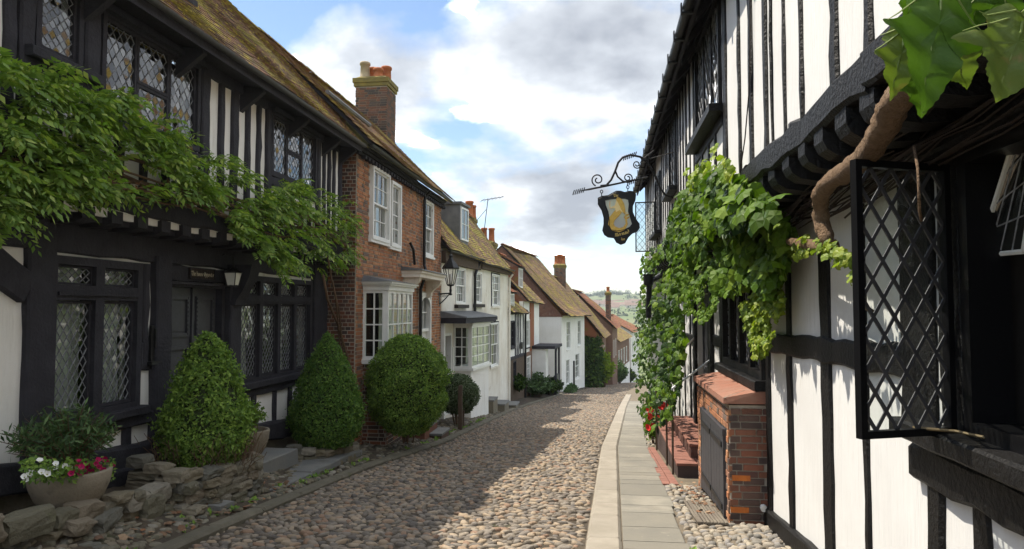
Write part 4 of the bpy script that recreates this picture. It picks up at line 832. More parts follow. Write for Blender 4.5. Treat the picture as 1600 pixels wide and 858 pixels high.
# stacks and aerial behind it
stack(H3, -6.15, -5.5, 30.2, 30.9, 2.4, 3.95, [(-6.05, 30.4, .55, .17, 'buff_pot'), (-5.72, 30.5, .75, .17, 'terracotta'), (-5.6, 30.75, .6, .13, 'terracotta')], n=10)
H3b = stack(H3, -5.6, -4.95, 32.5, 33.4, 1.6, 3.10, [(-5.45, 32.8, .68, .14, 'terracotta'), (-5.12, 32.95, .68, .14, 'terracotta')], n=10)
AE = thing('aerial', (-5.35, 32.6, 2.9), 'thin rooftop television aerial above the small brick chimneys', 'aerial')
b = MB(); b.tube([(-5.5, 32.45, 2.7), (-5.22, 32.45, 5.05)], .018, 5); b.tube([(-5.9, 32.45, 3.9), (-5.3, 32.45, 4.6)], .012, 4); b.build('mast', M['iron'], AE)
b = MB(); b.tube([(-5.5, 32.3, 5.0), (-4.5, 32.6, 5.2)], .014, 5)
for i in range(6): c = Vector((-5.45+.17*i, 32.3+.05*i, 5.0+.035*i)); b.tube([c-Vector((.05, .3, .12)), c+Vector((.05, .3, .12))], .009, 4)
b.build('elements', M['iron'], AE)
# ------------------------------------------------------------------ low timbered cottage with dormers
FC = Fac(-4.05, 30.4, -3.45, 40.0, 1); PC = FC.P
H4 = thing('dormered_cottage', (-3.8, 35, -4.4), 'low cottage with stripes of black timber, brown ground floor and two tiled dormers', 'house')
c1 = (.8, 1.7, -1.75, -.55); c2 = (4.6, 5.9, -1.95, -.55); c3 = (1.2, 2.0, -3.2, -2.35); c4 = (4.9, 6.1, -3.7, -2.4)
b = MB(); wall_holes(FC, b, 0, 4.1, -2.2, -.15, [c1], -.2, 0); b.build('wall', M['plaster'], H4)
b = MB(); wall_holes(FC, b, 4.1, 9.4, -2.2, .35, [c2], -.2, -.02); b.build('wall', M['plaster'], H4)
b = MB(); wall_holes(FC, b, 0, 4.4, -5.6, -2.2, [c3], -.2, .05); b.build('lower_wall', M['wood_brown'], H4)
mat('render_brown', (.20, .115, .08), .9, (.15, .09, .065), 2, bump=.4, bscale=12)
b = MB(); wall_holes(FC, b, 4.4, 9.4, -5.6, -2.2, [c4], -.2, .03); b.build('lower_wall', M['render_brown'], H4)
b = MB(); FC.box(b, 6.1, 7.3, -.015, .03, -2.2, .3); b.build('tile_hanging', M['tile_red'], H4)
for a in (.1, .55, 1.9, 2.35, 2.8, 3.3, 4.0): q = MB(); FC.beam(q, a, -2.15, a, -.2, .13, -.02, .04); q.build('stud', M['timber'], H4)
for z in (-2.22, -.2): q = MB(); FC.beam(q, 0, z, 4.1, z, .14, -.02, .07); q.build('rail', M['timber'], H4)
for w_, nx, nz, mm in ((c1, 2, 3, 'timber'), (c2, 4, 3, 'white_paint'), (c3, 3, 2, 'timber'), (c4, 3, 4, 'white_paint')): sash(FC, H4, w_, nx, nz, False, mm, .06, -.03, si='timber', cur=False)
b = MB(); b.tube([PC(3.95, .22, -.1), PC(4.1, .12, -.3), PC(4.15, .1, -.6), PC(4.15, .1, -4.9)], .055, 7); b.build('drain_pipe', M['iron'], H4)
b = MB(); b.lathe((0, 0, 0), [(.16, -.03), (.17, 0), (.16, .03)], 14); V = [PC(3.1+v[0], .1+v[2], -1.75+v[1]) for v in b.v]; b.v = [tuple(v) for v in V]; b.build('wall_disc', M['iron'], H4)
r4 = part('roof', PC(4, -1, 0), H4); up4 = (FC.n*-2.3+Vector((0, 0, 2.0))).normalized(); up4b = (FC.n*-2.5+Vector((0, 0, 2.6))).normalized()
tiled_roof(r4, PC(-.3, .28, -.17), PC(4.3, .28, -.22), up4, 3.6, 'tile', tw=.2, gauge=.125, sag=.06, holes=[(.5, 1.9, .5, 1.9)])
tiled_roof(r4, PC(4.2, .24, .36), PC(9.5, .24, .28), up4b, 3.7, 'tile', tw=.2, gauge=.125, sag=.06, holes=[(1.0, 2.2, 1.2, 2.4)])
b = MB(); FC.box(b, -.2, 9.4, -5.5, -5.2, -5, 2); b.poly([PC(-.2, -2.2, 2.1), PC(9.4, -2.4, 2.9), PC(9.4, -5.4, .5), PC(-.2, -5.2, .5)]); b.poly([PC(4.22, 0, -.2), PC(4.22, 0, .35), PC(4.22, -2.2, 2.6), PC(4.22, -2.2, 1.9)]); b.build('back_wall', M['tile_red'], H4)
for a0, o0, z0, h, w_, mm in ((.45, -.02, -.28, 1.0, 1.3, 'plaster'), (1.9, -.75, .85, 1.05, 1.3, 'plaster'), (5.0, -.42, .95, 1.15, 1.3, 'tile_red')):
    d4 = part('dormer', PC(a0+w_/2, o0, z0), H4); b = MB(); FC.box(b, a0, a0+w_, o0-1.5, o0, z0, z0+h); b.build('dormer_cheeks', M[mm], d4)
    b = MB(); frame_rect(FC, b, a0+.1, a0+w_-.1, z0+.1, z0+h-.06, .07, o0, o0+.04); b.build('frame', M['white_paint'], d4); bars(FC, d4, a0+.17, a0+w_-.17, z0+.17, z0+h-.13, o0+.02, 4, 2, .025)
    up = (FC.n*-1+Vector((0, 0, .55))).normalized(); tiled_roof(d4, PC(a0-.12, o0+.14, z0+h), PC(a0+w_+.12, o0+.14, z0+h), up, 1.25, 'tile_red', tw=.2, gauge=.13, sag=.01)
    ridge_tiles(d4, PC(a0-.12, o0-.95, z0+h+.64), PC(a0+w_+.12, o0-.95, z0+h+.64), 'terracotta', .1)
# white porch post and black open porch between cottage and gable house
PO = part('porch', PC(8, .5, -4), H4)
b = MB(); FC.box(b, 6.6, 7.5, .03, .75, -4.15, -2.1); b.build('porch_wall', M['white_paint'], PO); b = MB(); FC.box(b, 6.5, 9.6, .0, 1.25, -2.1, -1.95); b.build('porch_roof', M['timber'], PO)
b = MB(); FC.box(b, 7.9, 8.0, 1.05, 1.15, -4.6, -2.1); FC.box(b, 9.3, 9.4, 1.05, 1.15, -4.6, -2.1); b.tube([PC(7.95, 1.1, -2.5), PC(8.1, 1.1, -2.25), PC(8.5, 1.1, -2.12)], .05, 6); b.build('porch_post', M['timber'], PO)
b = MB(); FC.box(b, 8.0, 9.35, 1.0, 1.12, -4.7, -3.6); b.build('porch_rail', M['door_black'], PO); b = MB(); FC.box(b, 7.6, 9.5, .03, .06, -4.6, -2.1); b.build('porch_back', M['plaster'], PO)
# ------------------------------------------------------------------ white gable house with the great sweeping roof
FE = Fac(-2.35, 42, -1.25, 52, 1); PE = FE.P
H5 = thing('gabled_house', (-2.3, 47, -5), 'white house under a great sweeping brown roof with a brick peak', 'house')
e1 = (1.8, 3.4, -2.55, -.75); e2 = (6.6, 8.2, -2.55, -.75); e3 = (1.6, 3.0, -4.75, -3.1); e4 = (5.4, 7.4, -4.75, -3.0); e5 = (7.9, 8.9, -4.9, -3.0)
b = MB(); wall_holes(FE, b, 0, FE.len, -7, -.45, [e1, e2, e3, e4], -.25, 0); b.build('wall', M['plaster'], H5)
FEg = Fac(*PE(0, -9, 0)[:2], *PE(0, 0, 0)[:2], 1); FEg.n = -FE.t
b = MB(); FEg.box(b, 0, 8.75, -.25, 0, -6, -.45); b.build('wall', M['plaster'], H5)
for w_ in (e1, e2, e3, e4): sash(FE, H5, w_, 3, 2, m='white_paint', fw=.07, o=-.06, si='plaster', cur=True)
b = MB(); FE.box(b, 4.5, 4.62, 0, .1, -5.3, -3.4); b.build('drain_pipe', M['iron'], H5)
b = MB(); b.poly([PE(-.02, -9, -.5), PE(-.02, .1, -.5), PE(-.02, -3.6, 3.75)]); b.build('gable', mat('brick_far', (.22, .11, .075), .95, (.15, .08, .06), 3.5, detail=8, bump=.3, bscale=10, dirt=[((.24, .15, .11), 9, .52, .68), ((.13, .08, .06), 1.3, .58, .75)]), H5)
r5 = part('roof', PE(5, -2, 0), H5); up5 = (FE.n*-3.95+Vector((0, 0, 4.40))).normalized()
tiled_roof(r5, PE(-.2, .4, -.62), PE(10.3, .4, -.62), up5, 5.95, 'tile_brown', tw=.24, gauge=.15, sag=.09, flare=.22)
b = MB(); b.poly([PE(-.1, -3.6, 3.85), PE(10.3, -3.6, 3.85), PE(10.3, -8.5, -.6), PE(-.1, -8.5, -.6)]); b.poly([PE(10.2, -8.5, -.6), PE(10.2, .2, -.6), PE(10.2, -3.6, 3.8)]); b.build('back_slope', M['tile_red'], r5); ridge_tiles(r5, PE(-.15, -3.56, 3.83), PE(10.3, -3.56, 3.83), 'tile_red', .13, .5)
# ------------------------------------------------------------------ ivy house, brown house, low house farther down
def far_house(name, label, F0, eave, ridge, depth, m_wall, m_roof, wins, base=-14, gable_m=None, tw=.3, gauge=.2):
    H = thing(name, F0.P(F0.len/2, 0, float(gz(F0.o.y))-.5), label, 'house'); P = F0.P
    b = MB(); wall_holes(F0, b, 0, F0.len, base, eave, wins, -.3, 0); b.build('wall', M[m_wall], H)
    for u in (0, F0.len-.25): b = MB(); F0.box(b, u, u+.25, -depth*2, -.3, base, eave); b.build('side_wall', M[gable_m or m_wall], H)
    for u in (0, F0.len): b = MB(); b.poly([P(u, 0, eave), P(u, -depth, ridge-.1), P(u, -depth*2, eave)]); b.build('gable', M[gable_m or m_wall], H)
    for w_ in wins: sash(F0, H, w_, 2, 2, m='white_paint', fw=.08, o=-.08, si=None, cur=False)
    r = part('roof', P(F0.len/2, -depth/2, eave), H); up = (F0.n*-(depth+.3)+Vector((0, 0, ridge-eave+.12))).normalized()
    tiled_roof(r, P(-.15, .3, eave-.12), P(F0.len+.15, .3, eave-.12), up, math.hypot(depth+.3, ridge-eave+.12), m_roof, tw=tw, gauge=gauge, sag=.08)
    b = MB(); b.poly([P(-.1, -depth, ridge), P(F0.len+.1, -depth, ridge), P(F0.len+.1, -depth*2-.2, eave), P(-.1, -depth*2-.2, eave)]); b.build('back_slope', M[m_roof], r); ridge_tiles(r, P(-.15, -depth, ridge), P(F0.len+.15, -depth, ridge), m_roof, .13, .6); return H
F6 = Fac(-.15, 53, .35, 61, 1)
H6 = far_house('ivy_house', 'house with red hung tiles above an ivy covered end wall', F6, -2.05, 2.45, 3.6, 'render_brown', 'tile_brown', [(1.5, 2.5, -4.6, -3), (5, 6, -4.6, -3)], gable_m='tile_red')
stack(H6, -3.75, -2.85, 56.5, 57.5, 1.6, 3.5, [(-3.55, 57, .75, .2, 'terracotta'), (-3.3, 57.1, .85, .2, 'terracotta'), (-3.05, 57, .75, .2, 'terracotta')], n=8, bh=.1)
F7 = Fac(.9, 62, 1.5, 70, 1)
H7 = far_house('brown_house', 'tall brown house with plain tiled roof and slim end chimney', F7, -1.6, 1.6, 3.4, 'render_brown', 'tile_red', [(2, 3, -4.4, -2.8), (5, 6, -4.4, -2.8)])
stack(H7, .35, .85, 66, 66.7, -1.2, 1.5, [(.6, 66.3, .5, .15, 'terracotta')], n=6, bh=.1)
F8 = Fac(1.55, 74, 3.3, 88, 1)
H8 = far_house('low_white_house', 'low house with row of white windows and mossy roof at street end', F8, -3.3, -1.0, 3.2, 'render_brown', 'tile', [(1.2, 2.6, -6.2, -4.4), (4, 5.4, -6.2, -4.4), (7, 8.4, -6.2, -4.4), (10, 11.4, -6.2, -4.4)])
b = MB(); F8.box(b, 0, F8.len, 0, .06, -9.5, -6.4); b.build('white_plinth', M['plaster'], H8)
F9 = Fac(3.6, 90, 5.3, 104, 1)
H9 = far_house('end_house', 'last house on the street with rusty tiled roof above the fields', F9, -2.9, -.9, 3.6, 'plaster', 'tile_red', [(2, 3.4, -6, -4.2), (6, 7.4, -6, -4.2), (10, 11.4, -6, -4.2)])
# ------------------------------------------------------------------ the inn on the right: long jettied timber building
FR = Fac(1.77, -8, 1.77, 21.5, -1); FV = Fac(1.30, -8, 1.30, 21.0, -1); PR_, PV_ = FR.P, FV.P
ry = lambda y: y+8                                   # facade coordinate of a street distance
H0 = thing('timbered_inn', (1.77, 6, -2.4), 'white plastered inn with black studs and an overhanging upper floor', 'inn')
rwin = (ry(1.5), ry(3.72), -.62, .78); rwin2 = (ry(8.05), ry(10.6), -.78, .55); rdoor = (ry(11.95), ry(13.6), -2.9, .25)
b = MB(); wall_holes(FR, b, 0, ry(21.5), -4.2, 1.12, [rwin, rwin2, rdoor], -.22, 0); b.build('wall', M['plaster_inn'], H0)
u1 = (ry(7.75), ry(9.7), 2.18, 3.5); u2 = (ry(12.3), ry(13.5), 2.1, 3.4); u3 = (ry(15.6), ry(17.0), 1.7, 3.0)
b = MB(); wall_holes(FV, b, 0, ry(21.0), 1.12, 3.7, [u1, u2, u3], -.2, 0); b.build('wall', M['plaster_inn'], H0)
b = MB(); b.box(6.4, 6.6, -8, 21.5, -4, 3.6); b.box(1.32, 6.5, 20.9, 21.1, -4, 3.4); b.box(1.9, 6.5, -8.1, -7.9, -4, 3.4); b.build('back_wall', M['plaster_inn'], H0)
b = MB(); b.box(1.30, 6.4, -8, 21, 1.14, 1.2); b.build('floor_boards', M['timber'], H0)
def rb(fac, y0, z0, y1, z1, w, name='stud', o1=.022, jit=.010, m='timber_gloss', o0=-.02, w1=None):
    q = MB(); fac.beam(q, ry(y0), z0, ry(y1), z1, w, o0, o1, jit, w1=w1); return q.build(name, M[m], H0)
def fr(y): return float(gz(y))
# ground floor frame
for y, w in ((5.08, .10), (5.92, .24), (7.03, .17)): rb(FR, y, fr(y)+.1, y+random.uniform(-.03, .03), 1.0, w)
rb(FR, 7.88, fr(7.9), 7.90, .95, .15, 'post', .03); rb(FR, 4.10, fr(4)+.1, 4.08, -.72, .17, 'post', .03); rb(FR, 3.62, fr(3.6)+.1, 3.63, -.85, .14); rb(FR, 3.2, fr(3)+.1, 3.2, -.85, .13)
rb(FR, 4.25, -.70, 4.22, 1.05, .40, 'post', .035); rb(FR, 10.78, fr(10.8), 10.78, .9, .22, 'post', .04); rb(FR, 11.75, fr(11.7), 11.75, .9, .26, 'post', .06); rb(FR, 13.75, fr(13.7), 13.75, .9, .26, 'post', .06)
for y in (14.6, 15.6, 16.7, 17.8, 19, 20.2): rb(FR, y, fr(y), y, .95, .16)
rb(FR, 4.35, -.31, 7.95, -.36, .20, 'rail', .035, .016); rb(FR, 10.6, -.5, 11.7, -.5, .18, 'rail', .03); rb(FR, 14, -.6, 21, -.6, .18, 'rail', .03)
rb(FR, 2.0, -.86, 4.3, -.84, .20, 'rail', .05, .018); rb(FR, 2.0, 1.02, 8.0, 1.0, .16, 'wall_plate', .03)
for y0_, y1_ in ((2, 8.0), (10.6, 12), (13.6, 21.4)): rb(FR, y0_, fr(y0_)+.10, y1_, fr(y1_)+.10, .20, 'sole_plate', .06, .01)
rb(FR, 3.84, -.66, 3.84, 1.0, .24, 'jamb_post', .03)
rb(FR, 12.0, .36, 13.6, .36, .22, 'lintel', .05)
# the big open window
wA = part('window', PR_(ry(3), 0, -.6), H0)
b = MB(); frame_rect(FR, b, ry(1.5), ry(3.72), -.62, .78, .08, -.16, .03); b.build('frame', M['black_paint'], wA)
b = MB(); FR.beam(b, ry(1.9), -.67, ry(4.3), -.66, .10, -.15, .16, .006); b.build('sill', M['timber_gloss'], wA)
b = MB(); FR.beam(b, ry(1.9), .83, ry(4.05), .82, .10, -.1, .14, .006); b.build('head_board', M['timber_gloss'], wA)
room(FR, wA, ry(1.52), ry(3.70), -.6, .76, -.16, 1.6)
def open_casement(parent, hinge, ang, w, z0, z1, nx, nz, fw=.035, lead='lead_dark', lw=.011):
    """a leaded casement swung on its hinge post; ANG from the wall line"""
    d = Vector((math.cos(ang), math.sin(ang), 0)); e = hinge+d*w; f = Fac(hinge.x, hinge.y, e.x, e.y, -1); c = part('casement', hinge+Vector((0, 0, z0)), parent)
    b = MB(); frame_rect(f, b, 0, w, z0, z1, fw, -.02, .02); b.build('casement_frame', M['black_paint'], c); leaded(f, c, fw, w-fw, z0+fw, z1-fw, 0, nx, nz, True, lead=lead, glass='glass', lw=lw, tilt=.02); return c, f
# far leaf of the big window, wide open; its frame stands out over the pavement
ca, fa_ = open_casement(wA, Vector((1.73, 3.80, 0)), math.radians(202), .56, -.62, .72, 4, 7, .035, lw=.013)
b = MB(); b.tube([PR_(ry(3.5), .0, -.595), PR_(ry(3.66), .10, -.585), fa_.P(.22, .03, -.585)], .008, 6); b.tube([PR_(ry(2.5), .02, -.60), PR_(ry(3.5), .01, -.595)], .007, 6); b.build('window_stay', mat('dull_brass', (.20, .15, .075), .5, (.12, .09, .05), 30, metal=.3), wA)
b = MB(); b.tube([fa_.P(.54, .02, .02), fa_.P(.50, .06, .035), fa_.P(.40, .07, -.02)], [.008, .010, .013], 7); b.build('window_latch', M['dull_brass'], wA)
# near leaf, seen nearly edge on
d = Vector((-1, .10, 0)).normalized(); h2 = Vector((1.74, 2.05, 0)); e2_ = h2+d*.52; f2 = Fac(h2.x, h2.y, e2_.x, e2_.y, -1)
cb = part('casement', h2+Vector((0, 0, -.7)), wA); b = MB(); frame_rect(f2, b, 0, .52, -.73, .80, .045, -.03, .03); b.build('casement_frame', M['black_paint'], cb)
# inner leaded light tilted open inside the room
b = MB(); T = []
for p in ((1528, 400, -.09), (1600, 393, -.15), (1640, 140, -.15), (1580, 235, -.09)): a_, z_ = FR.px(p[0], p[1], p[2]); T.append(FR.P(a_, p[2], z_))
ip = part('inner_light', T[0], wA)
for i in range(4): b.tube([T[i], T[(i+1) % 4]], .013, 6)
b.build('inner_frame', M['white_paint'], ip); b = MB()
for k in (1, 2, 3): b.tube([T[0].lerp(T[1], k/4), T[3].lerp(T[2], k/4)], .004, 4); b.tube([T[0].lerp(T[3], k/4), T[1].lerp(T[2], k/4)], .004, 4)
b.build('lead_lattice', M['lead'], ip); MB().poly(T).build('pane', M['glass_lead'], ip)
# second ground floor window behind the creeper
wB = part('window', PR_(ry(9.3), 0, -.8), H0); b = MB(); frame_rect(FR, b, *rwin2, .09, -.1, .05)
for k in (1, 2, 3): c = lerp(rwin2[0], rwin2[1], k/4); FR.box(b, c-.045, c+.045, -.1, .048, -.69, .46)
b.build('frame', M['timber_gloss'], wB); b = MB(); FR.beam(b, ry(7.98), -.84, ry(10.7), -.84, .11, -.05, .14, .004); b.build('sill', M['timber_gloss'], wB)
for k in range(4): u, v = lerp(rwin2[0], rwin2[1], k/4)+.05, lerp(rwin2[0], rwin2[1], (k+1)/4)-.05; casement(FR, wB, u, v, -.685, .455, -.03, 4, 6, False, .03, m='timber_gloss')
room(FR, wB, rwin2[0]+.05, rwin2[1]-.05, -.75, .5, -.2)
# door in shade
dB = part('door', PR_(ry(12.8), -.1, -2.4), H0); b = MB(); FR.box(b, ry(12), ry(13.58), -.16, -.10, -2.5, .25)
for y0_ in (12.1, 12.85):
    for z0, z1 in ((-2.3, -1.3), (-1.1, .1)): frame_rect(FR, b, ry(y0_), ry(y0_+.62), z0, z1, .06, -.10, -.07)
b.build('door_leaf', M['door_black'], dB)
# jetty: row of rounded joists and a hacked old bressummer
b = MB(); b.box(1.31, 1.77, -8, 21, 1.105, 1.135); b.build('jetty_soffit', M['timber_edge'], H0)
y = 1.6
while y < 20.5:
    w = random.uniform(.15, .2); mb = MB(); R = []
    for o, dz in ((-.05, 0), (.28, -.01), (.40, .01), (.46, .05), (.485, .10)): R.append([PR_(ry(y)-w/2, o, .88+dz), PR_(ry(y)+w/2, o, .88+dz), PR_(ry(y)+w/2, o, 1.10), PR_(ry(y)-w/2, o, 1.10)])
    mb.loft(R).build('joist', M['timber_gloss'], H0); y += random.uniform(.36, .46)
y = 1.0
while y < 20.8:
    l = random.uniform(.8, 1.5); q = MB(); FV.beam(q, ry(y), 1.15, ry(y+l+.03), 1.15, .20, -.12, .05+random.uniform(-.02, .02), .02); q.build('bressummer', M['timber_gloss'], H0); y += l
# bare vine canes packed under the jetty
VC = thing('dry_vine_canes', PR_(ry(5), .1, .95), 'dry black vine canes bundled under the jetty above the open window', 'vine')
b = MB()
for i in range(46):
    y0_ = random.uniform(2.0, 6.5); z = random.uniform(.80, .97); o = random.uniform(.03, .26); pts = []
    for k in range(6): pts.append(PR_(ry(y0_+k*.38), o+random.uniform(-.03, .03), z-.03*k+random.uniform(-.03, .03)))
    b.tube(pts, random.uniform(.004, .011), 4)
b.build('cane', M['timber_edge'], VC)
# upper frame
US = [(2.4, .12), (2.95, .11), (3.57, .10), (4.08, .13), (4.72, .06), (5.15, .055), (5.52, .035), (5.72, .11), (6.27, .13), (6.78, .09), (7.55, .20), (10.02, .12), (10.5, .09), (10.95, .12), (11.35, .09), (11.75, .12), (12.12, .14), (13.7, .14), (14.1, .1), (14.5, .1), (14.95, .1), (15.4, .14), (17.2, .14), (17.7, .1), (18.3, .1), (18.9, .1), (19.5, .1), (20.1, .1), (20.9, .16)]
for y, w in US: rb(FV, y, 1.2, y+random.uniform(-.025, .025), 3.62, w, 'stud', .02, .009)
for y in (8.2, 8.7, 9.25): rb(FV, y, 1.2, y, 2.0, .09)
for y in (12.6, 13.1, 16.0, 16.5): rb(FV, y, 1.2, y, 1.9 if y < 15 else 1.6, .09)
rb(FV, 1, 3.60, 21, 3.60, .16, 'wall_plate', .04); rb(FV, 7.7, 2.03, 9.85, 2.03, .14, 'rail', .02)
for w_, nx, mid in ((u1, 4, True), (u2, 3, False), (u3, 3, False)):
    n_ = part('window', PV_((w_[0]+w_[1])/2, 0, w_[2]), H0); b = MB(); frame_rect(FV, b, *w_, .07, -.1, .04); b.build('frame', M['timber_gloss'], n_); L = 3
    b = MB(); FV.box(b, w_[0]-.12, w_[1]+.12, -.02, .16, w_[2]-.09, w_[2]-.01); b.build('sill', M['timber_gloss'], n_)
    for k in range(L): casement(FV, n_, lerp(w_[0]+.07, w_[1]-.07, k/L)+.005, lerp(w_[0]+.07, w_[1]-.07, (k+1)/L)-.005, w_[2]+.075, w_[3]-.075, .0, nx-1, 5, False, .03, m='timber_gloss')
    room(FV, n_, w_[0]+.05, w_[1]-.05, w_[2]+.05, w_[3]-.05, -.15)
# a casement standing open farther along
cc, _ = open_casement(H0, PV_(ry(17.15), .03, 0), math.radians(172), .46, 1.35, 2.55, 3, 7, .025, lw=.006)
# eaves, gutter with brackets, roof
b = MB(); b.poly([(1.32, -8, 3.66), (1.06, -8, 3.38), (1.06, 21.1, 3.38), (1.32, 21.1, 3.66)]); b.build('soffit', M['timber'], H0)
b = MB(); FV.box(b, 0, ry(21.1), .22, .25, 3.32, 3.48); b.build('fascia', M['timber'], H0)
gutter(H0, FV, 0, ry(21.1), .31, 3.43, .06, 'iron')
for i in range(22):
    y = 3.2+i*.82; q = MB(); FV.box(q, ry(y)-.03, ry(y)+.03, .23, .385, 3.345, 3.367); FV.box(q, ry(y)-.03, ry(y)+.03, .373, .388, 3.367, 3.47); q.build('gutter_bracket', M['iron'], H0)
for i in range(24): y = 2.9+i*.75; q = MB(); q.hexa([PV_(ry(y)-.05, 0, 3.5), PV_(ry(y)+.05, 0, 3.5), PV_(ry(y)+.05, 0, 3.64), PV_(ry(y)-.05, 0, 3.64), PV_(ry(y)-.05, .21, 3.28), PV_(ry(y)+.05, .21, 3.28), PV_(ry(y)+.05, .21, 3.38), PV_(ry(y)-.05, .21, 3.38)]); q.build('rafter_foot', M['timber'], H0)
b = MB(); b.hexa([(1.03, -8, 3.45), (1.03, 21.2, 3.45), (4.0, 21.2, 6.0), (4.0, -8, 6.0), (1.03, -8, 3.51), (1.03, 21.2, 3.51), (4.0, 21.2, 6.07), (4.0, -8, 6.07)]); b.hexa([(4.0, -8, 6.0), (4.0, 21.2, 6.0), (7, 21.2, 3.1), (7, -8, 3.1), (4.0, -8, 6.07), (4.0, 21.2, 6.07), (7.06, 21.2, 3.16), (7.06, -8, 3.16)]); b.build('roof', M['tile_brown'], H0)
b = MB(); b.tube([PV_(ry(15.2), .05, .7), PV_(ry(15.2), .3, .55), PV_(ry(15.2), .32, .0), PV_(ry(15.2), .32, -.2)], .06, 8); b.lathe(PV_(ry(15.2), .32, .48), [(.08, 0), (.10, .04), (.10, .2), (.12, .24)], 10); b.build('rainwater_head', M['iron'], H0)
# flood light and its cable
FL = thing('flood_light', PV_(ry(6.15), .1, 2.9), 'small grey flood light high on the white upper wall', 'light')
c = PV_(ry(6.12), .12, 2.98); b = MB(); b.hexa([c+Vector(p) for p in ((-.06,-.09,-.05),(.05,-.09,-.09),(.05,.09,-.09),(-.06,.09,-.05),(-.05,-.09,.02),(.07,-.09,-.01),(.07,.09,-.01),(-.05,.09,.02))]); b.build('housing', M['floodlight_grey'], FL)
b = MB(); b.poly([c+Vector(p) for p in ((-.052,-.075,-.056),(.042,-.075,-.091),(.042,.075,-.091),(-.052,.075,-.056))]); b.build('lens', M['lamp_glass'], FL); b = MB(); FV.box(b, ry(6.04), ry(6.2), .0, .06, 2.94, 3.06); b.build('bracket', M['floodlight_grey'], FL)
CBL = MB(); CBL.tube([PV_(ry(6.12), .03, 2.9), PV_(ry(6.16), .03, 2.4), PV_(ry(6.22), .03, 1.9), PV_(ry(6.42), .035, 1.5), PV_(ry(6.55), .06, 1.2), PV_(ry(6.5), .10, .95)], .006, 5); tag(CBL.build('light_cable', M['timber_edge']), 'thin dark cable hanging from the flood light down the white wall', 'cable')
# ------------------------------------------------------------------ brick cupboard against the inn wall
CU = thing('brick_cupboard', (1.55, 9.2, fr(9.2)), 'low brick cupboard with black doors and tiled top under the inn window', 'cupboard')
cx, y0c, y1c, zt = 1.36, 8.02, 10.5, -1.03
FCf = Fac(cx, y0c, cx, y1c, -1); FCs = Fac(1.77, y0c, cx, y0c, -1); FCs.n = Vector((0, -1, 0)); FCs.o = Vector((cx, y0c, 0)); FCs.t = Vector((1, 0, 0))
b = MB(); b.box(cx+.01, 1.765, y0c+.01, y1c, -2.9, zt-.02); b.build('mortar_core', M['mortar'], CU)
brick_field(FCf, CU, [(0, y1c-y0c, -2.75, zt-.02)], [(.22, 2.0, -2.9, -1.33)], 0, 'brick', 300, depth=.04); brick_field(FCs, CU, [(0, .405, -2.73, zt-.0)], [], 0, 'brick_dark', 300, depth=.04)  # near end takes darker bricks, its shade put into the colour
for z, u in ((-1.83, .12), (-2.17, .10)): q = MB(); FCs.box(q, u-.09, u+.1, .0, .011, z-.03, z+.03); q.build('brick', M['brick_orange'], CU)
for i in range(11):     # tiled top, hipped at the near end
    u0, u1_ = y0c-.05+i*.232, y0c-.05+(i+1)*.232-.004; b = MB(); b.hexa([(cx-.06, u0, zt), (1.76, u0, zt), (1.76, u1_, zt), (cx-.06, u1_, zt), (cx-.055, u0+(.02 if i == 0 else 0), zt+.06), (1.76, u0+(.02 if i == 0 else 0), zt+.15), (1.76, u1_, zt+.15), (cx-.055, u1_, zt+.06)]); b.build('cap_tile', M['cap_tile'], CU)
b = MB(); b.tube([(cx-.05, y0c-.045, zt+.062), (1.60, y0c+.26, zt+.115), (1.75, y0c-.02, zt+.15)], .006, 4); b.build('cap_joint', M['mortar'], CU)
FCd = FCf
for k, (a0, a1) in enumerate(((.26, 1.10), (1.12, 1.96))):
    d_ = part('cupboard_door', FCd.P((a0+a1)/2, .02, -2.5), CU); b = MB(); zb = fr(y0c+a0)+.08
    for j in range(4): u, v = lerp(a0, a1, j/4)+.004, lerp(a0, a1, (j+1)/4)-.004; q = MB(); FCd.box(q, u, v, .0, .028, fr(y0c+u)+.06, -1.42); q.build('board', M['door_black'], d_)
    for zz_ in (-1.56, -2.25): q = MB(); FCd.box(q, a0+.03, a1-.03, .028, .04, zz_, zz_+.06); q.build('hinge_strap', M['iron'], d_)
q = MB(); FCd.box(q, .20, 2.02, -.01, .035, -1.42, -1.345); FCd.box(q, .20, .255, -.01, .03, -2.62, -1.42); FCd.box(q, 1.965, 2.02, -.01, .03, -2.75, -1.42); q.build('door_frame', M['door_black'], CU)
b = MB(); b.tube([(1.70, 7.98, -2.12), (1.70, 7.93, -2.13)], .035, 10); b.build('drain_outlet', M['plastic_white'], CU)
# ------------------------------------------------------------------ tiled steps and rails at the inn door
SP = thing('door_steps', (1.4, 13, fr(13)), 'red tiled steps up to the shaded inn door', 'steps')
def step(x0, x1, y0, y1, top, m='tread_tile', n=0):
    b = MB(); b.box(x0+.02, x1, y0+.02, y1-.02, top-.9, top-.04); b.build('riser', M['brick_dark'], SP); k = max(1, int((y1-y0)/.24)); kx = max(1, int((x1-x0)/.24))
    for i in range(k):
        for j in range(kx): board('tread_tile', (lerp(x0, x1, (j+.5)/kx), lerp(y0, y1, (i+.5)/k), top-.02), (x1-x0)/kx-.006, (y1-y0)/k-.006, .04, m, SP)
step(1.12, 1.76, 11.2, 15.3, -2.36); step(1.36, 1.76, 11.6, 14.6, -2.14)
for i in range(20):
    for j in range(2): y = 10.55+i*.24; board('paving_tile', (.90+j*.12, y, fr(y)+.02), .113, .232, .04, 'tread_tile', SP, 0, -SLOPE)
RL = thing('hand_rail', (1.15, 12, fr(12)), 'thin pale hand rails on black posts beside the red steps', 'hand rail')
